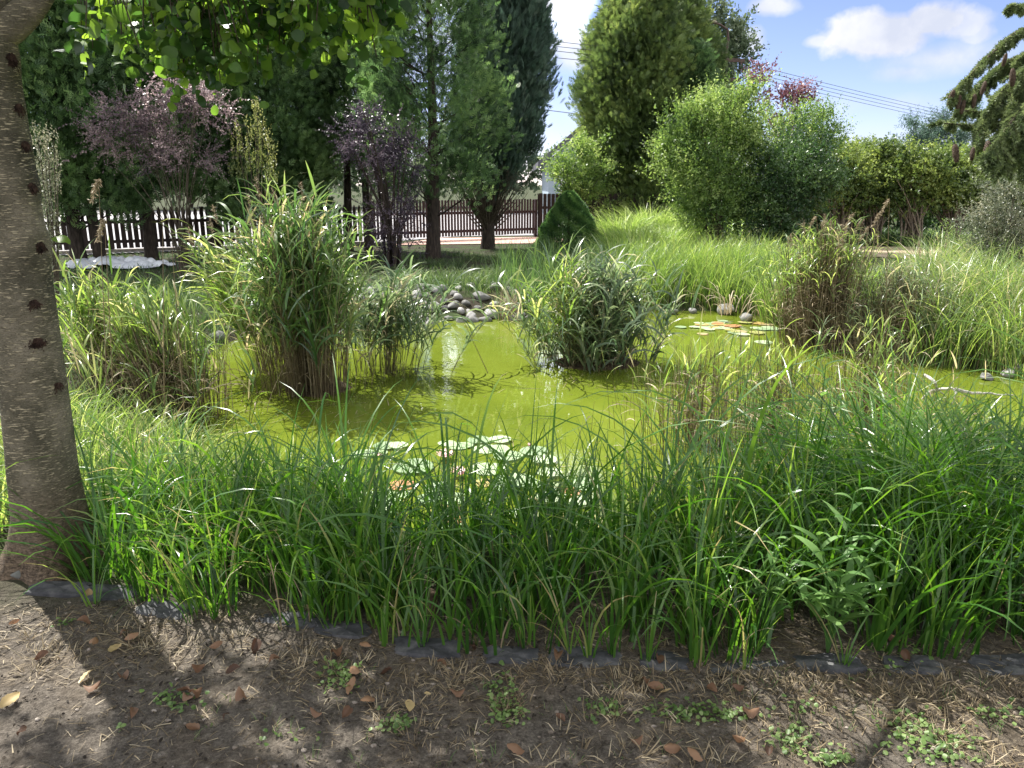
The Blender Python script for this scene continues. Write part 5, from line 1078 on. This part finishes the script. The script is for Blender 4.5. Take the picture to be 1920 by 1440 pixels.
def flower(label, px, py, s, closed=0.):
    q = G(px, py, WZ); q.z = WZ + .02; r = thing('water_lily', label, 'flower', q); g = Geo()
    for ring, (n_, L_, t0) in enumerate([(9, 1., 1.15), (8, .92, .85), (8, .8, .5), (6, .6, .25)]):
        a_ = np.arange(n_) * 2 * math.pi / n_ + ring * .4; v_, f_, av = ribbons(np.tile(np.array(q), (n_, 1)), a_, L_ * s, s * .36, max(.1, t0 - closed) + .15, max(.05, t0 - closed - .25), 5, 1, 0, 0, .15 + .28 * ring, 'lance'); g.add(v_, f_, av)
    g.build('petals', 'petal', r); g = Geo(); lathe_blob(g, (q.x, q.y, q.z + s * .2), (s * .14, s * .14, s * .2), 10, 6, .1); g.build('centre', 'pad_old', r)
flower('open pink water lily among the front pads', 835, 862, .085)
flower('second pink water lily in front of the open one', 862, 895, .075)
flower('small pinkish lily bud by the leftmost pads', 712, 862, .035, .4)
flower('pale lily bud upright behind the tall sedge blades', 992, 842, .03, .7)

k = 900; px_ = rng.normal(0, 1, k); src = rng.integers(0, 5, k); cen = np.array([[*gw(600, 765)[:2]], [*gw(1120, 715)[:2]], [*gw(1560, 680)[:2]], [*gw(1350, 900)[:2]], [*gw(880, 620)[:2]]])
sp_ = np.array([[.5, .3], [.6, .3], [.6, .3], [.9, .5], [.9, .3]]); q = cen[src] + rng.normal(0, 1, (k, 2)) * sp_[src]; okk = sdist(q[:, 0], q[:, 1]) < -.05; q = q[okk]; k = len(q)
P = np.column_stack([q, np.full(k, WZ + .003)]); g = Geo(); v_, f_, a_ = ribbons(P, U(0, 6.28, k), np.where(rng.random(k) < .2, U(.08, .28, k), U(.01, .05, k)), U(.002, .007, k), 1.55, 1.58, 3, 1, 0, 0, U(.1, .9, k)); g.add(v_, f_, a_)
props(g.build('floating_debris', 'straw'), 'bits of dead reed floating on the green water', kind='stuff')
# ------------------------------------------------------------------ stones
SP = []
def stone_at(x, y, z, r, label, group=None, sq=.62, v=.5, ang=False):
    key = int(rng.integers(0, 7))
    while len(SP) < 7:
        g = Geo(); k1 = len(SP); lathe_blob(g, (0, 0, 0), (1, U(.65, .9), 1), 18, 12, .20, a=U(.0, 1)); 
        V = g.v[0]
        for _ in range(11):
            nv = randdir(1)[0]; dcut = U(.52, .84); dd = V @ nv; V = V - np.where(dd > dcut, (dd - dcut) * .92, 0)[:, None] * nv
        g.v[0] = V; o = g.build('stone', 'stone'); SP.append(o); o['fresh'] = 1
    src = SP[key]
    if src.get('fresh'): o = src; del o['fresh']
    else: o = src.copy(); COL.objects.link(o)
    o.location = (x, y, z); o.scale = (r, r * U(.8, 1.1), r * sq); o.rotation_euler = (U(-.25, .25), U(-.25, .25), U(0, 6.28)); return props(o, label, 'stone', group)
random.seed(3); cnt = 0; placed = []
for (px, py, r) in [(870, 583, .15), (905, 580, .14), (935, 585, .13), (835, 588, .15), (965, 578, .12)]:
    q = G(px, py, WZ); stone_at(q.x, q.y + .05, WZ + .06, r, {870: 'pale angular stone at the waterline, largest of the heap', 905: 'pale cut stone next right of the largest one at the waterline', 935: 'pale angular stone right of the cut stone at the waterline', 835: 'pale flat-faced stone at the waterline left of the largest', 965: 'rounded pinkish grey stone at the right end of the waterline stones'}[px], 'stones on the far bank', .75); placed.append((q.x, q.y + .05, r))
tries = 0
while cnt < 120 and tries < 5000:
    tries += 1; px = random.uniform(560, 1010); py = random.uniform(533, 602)
    if py < 548 + max(0, (800 - px)) * .02: continue
    q = G(px, py, -.15); d_ = float(sdist([q.x], [q.y])[0])
    if d_ < -.05 or d_ > 1.35: continue
    r = random.uniform(.07, .155)
    if any((a_ - q.x) ** 2 + (b_ - q.y) ** 2 < (.72 * (r + c_)) ** 2 for a_, b_, c_ in placed): continue
    placed.append((q.x, q.y, r)); stone_at(q.x, q.y, gzf(q.x, q.y) + r * .28, r, 'rounded grey field stone in the heap on the far bank', 'stones on the far bank', .68); cnt += 1
for (px, py, r, lab) in [(1362, 586, .17, 'grey stone under drooping straw blades by the far lily patch'), (1402, 600, .14, 'rounded pale stone at the water right of the drooping straw blades'), (1262, 586, .10, 'small dark stone at the foot of the far grass belt'), (1300, 584, .09, 'small flat stone at the foot of the far grass belt, left of the drooping blades'),
                         (1896, 703, .08, 'light speckled stone at the right bank'), (1922, 700, .10, 'big pale stone at the far right water edge'), (1855, 708, .07, 'low stone beside the green reed tuft at right'),
                         (150, 800, .16, 'smooth stone half buried in grass right of the trunk'), (185, 770, .12, 'greyish stone behind the half buried one'), (400, 640, .13, 'grey stone at the left shore behind the tall reed clump'), (430, 625, .15, 'larger grey stone further along the left shore'), (375, 668, .14, 'grey stone nearest the left reed bed on the shore'), (455, 612, .12, 'grey stone in the corner of the left shore'), (410, 612, .12, 'small grey stone above the left shore stones')]:
    q = G(px, py, WZ + .03); stone_at(q.x, q.y + .04, WZ + r * .4, r, lab, 'loose stones along the shore')
q = G(40, 1082); stone_at(q.x, q.y, .015, .036, 'small whitish stone at the foot of the banded trunk', None, .9)
q = AT(1372, 590, 10.6); straws = tussock('bunch of bleached drooping straw blades over the two shore stones', (q.x, 10.75, -.15), 30, (.3, .7), (.010, .018), 'straw', .3, (1.6, 2.5), 'straw_tuft', 'straw tuft', (.7, 1))

# ------------------------------------------------------------------ edging slabs
line = [(100, 1112), (200, 1118), (300, 1150), (360, 1140), (540, 1172), (640, 1190), (800, 1226), (960, 1238), (1100, 1244), (1250, 1252), (1400, 1256), (1560, 1256), (1720, 1256), (1900, 1258)]
sl_desc = ['first dark slab against the foot of the banded trunk', 'second dark slab counting from the trunk, covered by leaning blades', 'third slab from the trunk, catching a patch of sun', 'small tilted slab right behind the sunlit one', 'long slab below the sparse grass left of the wooden stake',
           'slab just left of the wooden stake, half sunk in soil', 'bare flat slab right of the wooden stake', 'slab at the middle of the row with a chipped corner', 'slab just right of the middle one under drooping blades', 'slab where green sprouts grow through, right of the middle',
           'slab left of the bright lance-leaved weed', 'slab directly below the bright lance-leaved weed', 'slab right of the bright lance-leaved weed in deep shade', 'last slab under the huge arching sedge']
for i, (px, py) in enumerate(line):
    b = G(px, py); nxt = line[min(i + 1, len(line) - 1)]; L_ = [.13, .11, .12, .06, .13, .11, .12, .10, .13, .09, .14, .12, .10, .14][i]; wv = random.uniform(.045, .062)
    n_ = 20; g = Geo(); an_ = np.arange(n_) / n_ * 2 * math.pi; sq = lambda v: np.sign(v) * np.abs(v) ** .6
    jit = 1 + rng.normal(0, .06, n_); ex = sq(np.cos(an_)) * L_ * jit; ey = sq(np.sin(an_)) * wv * jit
    V = []
    for k_, z_ in ((1.0, -.05), (1.02, -.02), (1.0, -.002), (.95, .007), (.6, .010 + random.uniform(-.002, .002))): V += [(ex[j] * k_, ey[j] * k_, z_ + .004 * math.sin(3 * an_[j] + i)) for j in range(n_)]
    V.append((0, 0, .010)); idx = np.arange(5 * n_).reshape(5, n_)
    F = np.stack([idx[:-1], np.roll(idx[:-1], -1, 1), np.roll(idx[1:], -1, 1), idx[1:]], -1).reshape(-1, 4)
    g.add(V, F); g.t.append(np.array([(idx[4, j], idx[4, (j + 1) % n_], 5 * n_) for j in range(n_)]))
    o = g.build('edging_slab', 'slate', smooth=False); o.location = (b.x, b.y + .035, random.uniform(-.008, .004)); o.rotation_euler = (random.uniform(-.05, .08), random.uniform(-.04, .04), random.uniform(-.2, .2) - (.12 if px < 900 else 0)); props(o, sl_desc[i], 'edging slab', 'edging slabs along the bed')
# wooden stake
b = G(795, 1165); st = thing('wooden_stake', 'short round brown stake half hidden in the sedge', 'stake', Vector((b.x, b.y + .08, 0)))
g = Geo(); v_, f_ = tubes(curve_pts((b.x, b.y + .08, -.05), (b.x, b.y + .08, .075), 5), np.array([[.046, .046, .045, .045, .043]]), 18); g.add(v_, f_); g.build('post', 'stump', st)
g = Geo(); lathe_blob(g, (b.x, b.y + .08, .074), (.043, .043, .008), 18, 6, .02); g.build('cut_end', 'stump', st)

# ------------------------------------------------------------------ dead branch in the water at right
q0 = G(1745, 705, WZ + .08); db_ = thing('dead_branch', 'bleached forked dead branch lying in the water at right', 'branch', q0); g = Geo()
for pts in [[(1733, 704, .20), (1752, 716, .17), (1758, 730, .10), (1772, 742, .02)], [(1745, 735, .04), (1765, 730, .12), (1790, 727, .16), (1792, 745, .08), (1782, 762, -.02)], [(1758, 730, .1), (1742, 736, .06), (1728, 748, 0)], [(1790, 730, .14), (1820, 736, .1), (1860, 738, .04), (1900, 742, .02)]]:
    C = np.array([np.array(G(x, y, WZ + z_)) for x, y, z_ in pts]); tt = np.linspace(0, len(C) - 1, 12); C = np.stack([np.interp(tt, np.arange(len(C)), C[:, k]) for k in range(3)], 1) + rng.normal(0, .004, (12, 3))
    v_, f_ = tubes(C[None], np.linspace(.017, .006, 12)[None], 8); g.add(v_, f_)
g.build('limbs', 'deadwood', db_)

# ------------------------------------------------------------------ white sheet on the bank
q0 = G(215, 503); nx_, ny_ = 60, 24; gx_, gy_ = np.meshgrid(np.linspace(-1, 1, nx_), np.linspace(-1, 1, ny_), indexing='ij')
r_ = np.hypot(gx_, gy_); ed = 1 + .10 * np.sin(5 * np.arctan2(gy_, gx_)); sc_ = np.minimum(1, 1 / np.maximum(r_, 1e-6) * np.maximum(np.abs(gx_), np.abs(gy_))) * ed
ux, uy = gx_ * sc_, gy_ * sc_; h_ = np.clip(1 - ux ** 2 - uy ** 2, 0, 1) ** .5 * .16
h_ = h_ + .035 * np.sin(ux * 11 + uy * 7 + 2 * np.sin(uy * 5)) + .02 * np.sin(ux * 23 - uy * 13) + .008 * rng.normal(0, 1, ux.shape)
Pq = np.stack([q0.x + ux * 1.05, q0.y + .1 + uy * .55, np.maximum(.02, h_) + .02], -1); idx = np.arange(nx_ * ny_).reshape(nx_, ny_)
F = np.stack([idx[:-1, :-1], idx[1:, :-1], idx[1:, 1:], idx[:-1, 1:]], -1).reshape(-1, 4); g = Geo(); g.add(Pq.reshape(-1, 3), F)
props(g.build('plastic_sheet', 'plastic', origin=Vector((q0.x, q0.y, 0))), 'crumpled white plastic sheet over a low mound behind the conifer trunks', 'plastic sheet')

# ------------------------------------------------------------------ fallen leaves, stubble, weeds on the path
fl = [(158, 1171, 0), (231, 1192, 0), (247, 1202, 0), (217, 1222, 1), (162, 1275, 2), (175, 1298, 0), (233, 1281, 0), (21, 1321, 1), (179, 1208, 0), (406, 1223, 0), (479, 1221, 0), (515, 1246, 0), (373, 1262, 0), (344, 1304, 0), (667, 1271, 0), (660, 1298, 3), (725, 1269, 0), (633, 1233, 0), (594, 1352, 0), (650, 1348, 0), (690, 1325, 0), (362, 1379, 0), (421, 1358, 0), (250, 1346, 0), (454, 1317, 0), (79, 1237, 0), (29, 1175, 0), (167, 1117, 4), (887, 1218, 0), (1045, 1238, 0), (1334, 1302, 0), (1383, 1302, 0), (1383, 1396, 0), (1261, 1413, 0), (1249, 1302, 5), (858, 1305, 0), (829, 1250, 0), (1050, 1350, 0), (768, 1330, 6), (802, 1306, 7)]
for _ in range(16): fl.append((random.uniform(0, 1900), random.uniform(1190, 1435), 0))
lb = {0: 'curled brown fallen leaf on the bare ground', 1: None, 2: 'greenish yellow fallen leaf near the lower left', 3: 'large pointed rust brown fallen leaf with clear ribs beside the weed patch', 4: 'orange fallen leaf lying on the first slab', 5: 'pale green fallen leaf below the slabs', 6: 'pale yellow crumpled leaf in the middle of the ground', 7: 'tiny bright yellow leaf beside the pale crumpled one'}
ylab = ['broad yellow fallen leaf, largest near the slabs at left', 'yellow fallen leaf at the lower left edge']; yk = 0; LP = {}
for j, (px, py, kd) in enumerate(fl):
    key = (kd if kd else 0, j % 6 if not kd else j)
    if key in LP: o = LP[key].copy(); COL.objects.link(o)
    else:
        g = Geo(); n_ = 9; L_ = .5; a0 = {0: U(0, .7), 1: .97, 2: .95, 3: .62, 4: .8, 5: .9, 6: 1, 7: 1}[kd]; cv = .9 if kd == 0 else .35
        tt = np.linspace(0, 1, n_); wv = .34 * np.sin(math.pi * np.clip(tt * .93 + .05, 0, 1)) ** .8; V = []
        for t_, w_ in zip(tt, wv):
            for s_ in (-1, -.5, 0, .5, 1): V.append(((t_ - .5), s_ * w_ * (1 - .12 * cv * abs(s_)), (abs(s_) ** 1.5) * w_ * cv * 1.0 + .12 * cv * math.sin(t_ * 5 + j) - (.02 if s_ == 0 else 0) + .03 * math.sin(t_ * 22) * abs(s_)))
        idx = np.arange(n_ * 5).reshape(n_, 5); g.add(V, np.stack([idx[:-1, :-1], idx[1:, :-1], idx[1:, 1:], idx[:-1, 1:]], -1).reshape(-1, 4), a0)
        o = g.build('fallen_leaf', 'dead_leaf' if kd not in (2, 5) else 'pad_old'); LP[key] = o
    q = G(px, py); s_ = {0: U(.036, .060), 1: .066, 2: .055, 3: .062, 4: .045, 5: .04, 6: .05, 7: .022}[kd]
    o.location = (q.x, q.y, gzf(q.x, q.y) + .018); o.scale = (s_, s_, s_); o.rotation_euler = (U(-.6, .6) + (3.14 if (kd == 0 and random.random() < .5) else 0), U(-.5, .5), U(0, 6.28))
    if abs(o.rotation_euler[0]) > 2: o.location.z += .012
    l_ = lb[kd]
    if kd == 1: l_ = ylab[yk]; yk += 1
    props(o, l_, 'fallen leaf', 'fallen leaves on the bare ground')
# straw litter
k = 15000; x = U(-2.6, 2.8, k); y = 1.35 + U(0, 1, k) ** .8 * 1.35; dens = hnoise(x * 1.7, y * 2.3) + .45 * (x > -.3) + U(-.8, .8, k) + .6 * (y > 2.2); ok = (dens > .38); x, y = x[ok], y[ok]
P = np.stack([x, y, gz(x, y) + .004], 1); v_, f_, a_ = ribbons(P, U(0, 6.28, len(x)), U(.012, .055, len(x)), U(.0015, .0045, len(x)), U(1.25, 1.6, len(x)), U(1.45, 1.7, len(x)), 2, 1, U(-.3, .3, len(x)), 0, rng.random(len(x)) ** 1.6 * .85, 'flat')
g = Geo(); g.add(v_, f_, a_); o = g.build('straw_litter', 'straw'); props(o, 'scattered dry straw bits over the bare ground', kind='stuff')
k = 9000; x = U(-2.6, 2.8, k); y = U(1.3, 2.75, k); g = Geo(); nn_ = randdir(k, .5, 1); P = np.stack([x, y, gz(x, y) + .003 + U(0, .004, k)], 1)
dr = hnoise(x * 2.3 + 1, y * 3.1) + U(-.5, .5, k) > -.1; scatter(g, T_LANCE, P[dr], np.cross(nn_, randdir(k))[dr], nn_[dr], U(.004, .022, dr.sum()), U(.003, .012, dr.sum()), rng.random(dr.sum()) ** 2 * .8); props(g.build('leaf_litter', 'litter'), 'crumbled dark leaf litter over the bare ground', kind='stuff')
# mown stubble tufts
cx_ = []; cy_ = []
for _ in range(110):
    px = random.uniform(0, 1920); yl = np.interp(px, [0, 300, 800, 1920], [1150, 1170, 1245, 1275]); py = yl + abs(random.gauss(0, 42)) + 6; q = G(px, py); cx_.append(q.x); cy_.append(q.y)
for _ in range(80):
    q = G(random.uniform(700, 1920), random.uniform(1270, 1440)); cx_.append(q.x); cy_.append(q.y)
P, az = tufts(np.array(cx_), np.array(cy_), 26, .03); k = len(P)
v_, f_, a_ = ribbons(P, az, U(.025, .085, k), U(.002, .005, k), U(.1, 1.2, k), U(.6, 2.2, k), 3, 1, U(-1, 1, k), U(-1, 1, k), np.repeat(U(.1, .8, len(cx_)), 26) + U(-.2, .3, k)); g = Geo(); g.add(v_, f_, a_)
props(g.build('stubble_grass', 'straw'), 'dry brown mown stubble tufts below the slabs', kind='stuff')
# low green weeds
pts = []
for (px, py, sx_, sy_, n_) in [(330, 1318, 34, 14, 60), (640, 1275, 28, 22, 80), (630, 1255, 20, 10, 30), (745, 1358, 30, 16, 60), (940, 1300, 26, 34, 90), (955, 1340, 30, 16, 50), (1280, 1335, 60, 14, 90), (1360, 1345, 50, 12, 70), (1480, 1390, 36, 22, 70), (1700, 1370, 40, 26, 110), (1760, 1400, 60, 26, 130),
                               (1130, 1330, 30, 14, 50), (1560, 1425, 30, 12, 60), (120, 1165, 16, 6, 16), (230, 1370, 8, 4, 5), (1870, 1340, 40, 20, 40), (1500, 1330, 30, 10, 20), (530, 1395, 60, 14, 12), (1700, 1230, 60, 30, 60)]:
    for _ in range(n_): pts.append(G(random.gauss(px, sx_ * .7), min(1445, random.gauss(py, sy_ * .7))))
P = np.array([[q.x, q.y, gzf(q.x, q.y) + random.uniform(.004, .016)] for q in pts]); g = Geo(); nn_ = randdir(len(P), .75, 1)
scatter(g, T_ROUND, P, np.cross(nn_, randdir(len(P))), nn_, U(.010, .019, len(P)), U(.009, .017, len(P)), U(.1, .9, len(P))); props(g.build('ground_weeds', 'clover'), 'patches of tiny round green weeds on the bare ground', kind='stuff')
nc = 40; cx_ = []; cy_ = []
for _ in range(60): q = G(random.uniform(350, 1900), random.uniform(1260, 1435)); cx_.append(q.x); cy_.append(q.y)
P, az = tufts(np.array(cx_), np.array(cy_), 7, .02); grass('sparse_grass', P, U(.02, .07, len(P)), U(.002, .004, len(P)), 'lawn', U(.3, 1, len(P)), 'sparse short green blades on the bare ground', az=az, S_=3, th1=(.5, 1.5))
# small clods and pebbles
k = 900; x = U(-2.5, 2.7, k); y = U(1.3, 2.75, k); g = Geo()
for i in range(k):
    r = U(.0025, .008); lathe_blob(g, (x[i], y[i], gzf(x[i], y[i]) + r * .3), (r * 1.3, r, r * .7), 6, 4, .2, a=U(0, 1))
M['clod'] = plainmat('soil clod', [(.05, .04, .03), (.14, .115, .09), (.34, .30, .26)], 60, .95, .3, useattr=True)
props(g.build('gravel', 'clod'), 'small clods and pebbles on the bare ground', kind='stuff')
# leaf litter and groundcover at the back
cx_, cy_ = belt(100, 620, 478, 520, 200); P, az = tufts(cx_, cy_, 10, .2); grass('undergrowth', P, U(.05, .2, len(P)), U(.008, .02, len(P)), 'dark_shrub', U(.1, .8, len(P)), 'sparse undergrowth at the foot of the conifers', S_=3, az=az)
cx_, cy_ = belt(1540, 2050, 448, 462, 260); P, az = tufts(cx_, cy_, 24, .3); grass('undergrowth', P, U(.15, .5, len(P)), U(.02, .04, len(P)), 'dark_shrub', U(.1, .8, len(P)), 'dark green groundcover beneath the hedge bushes', S_=3, az=az)
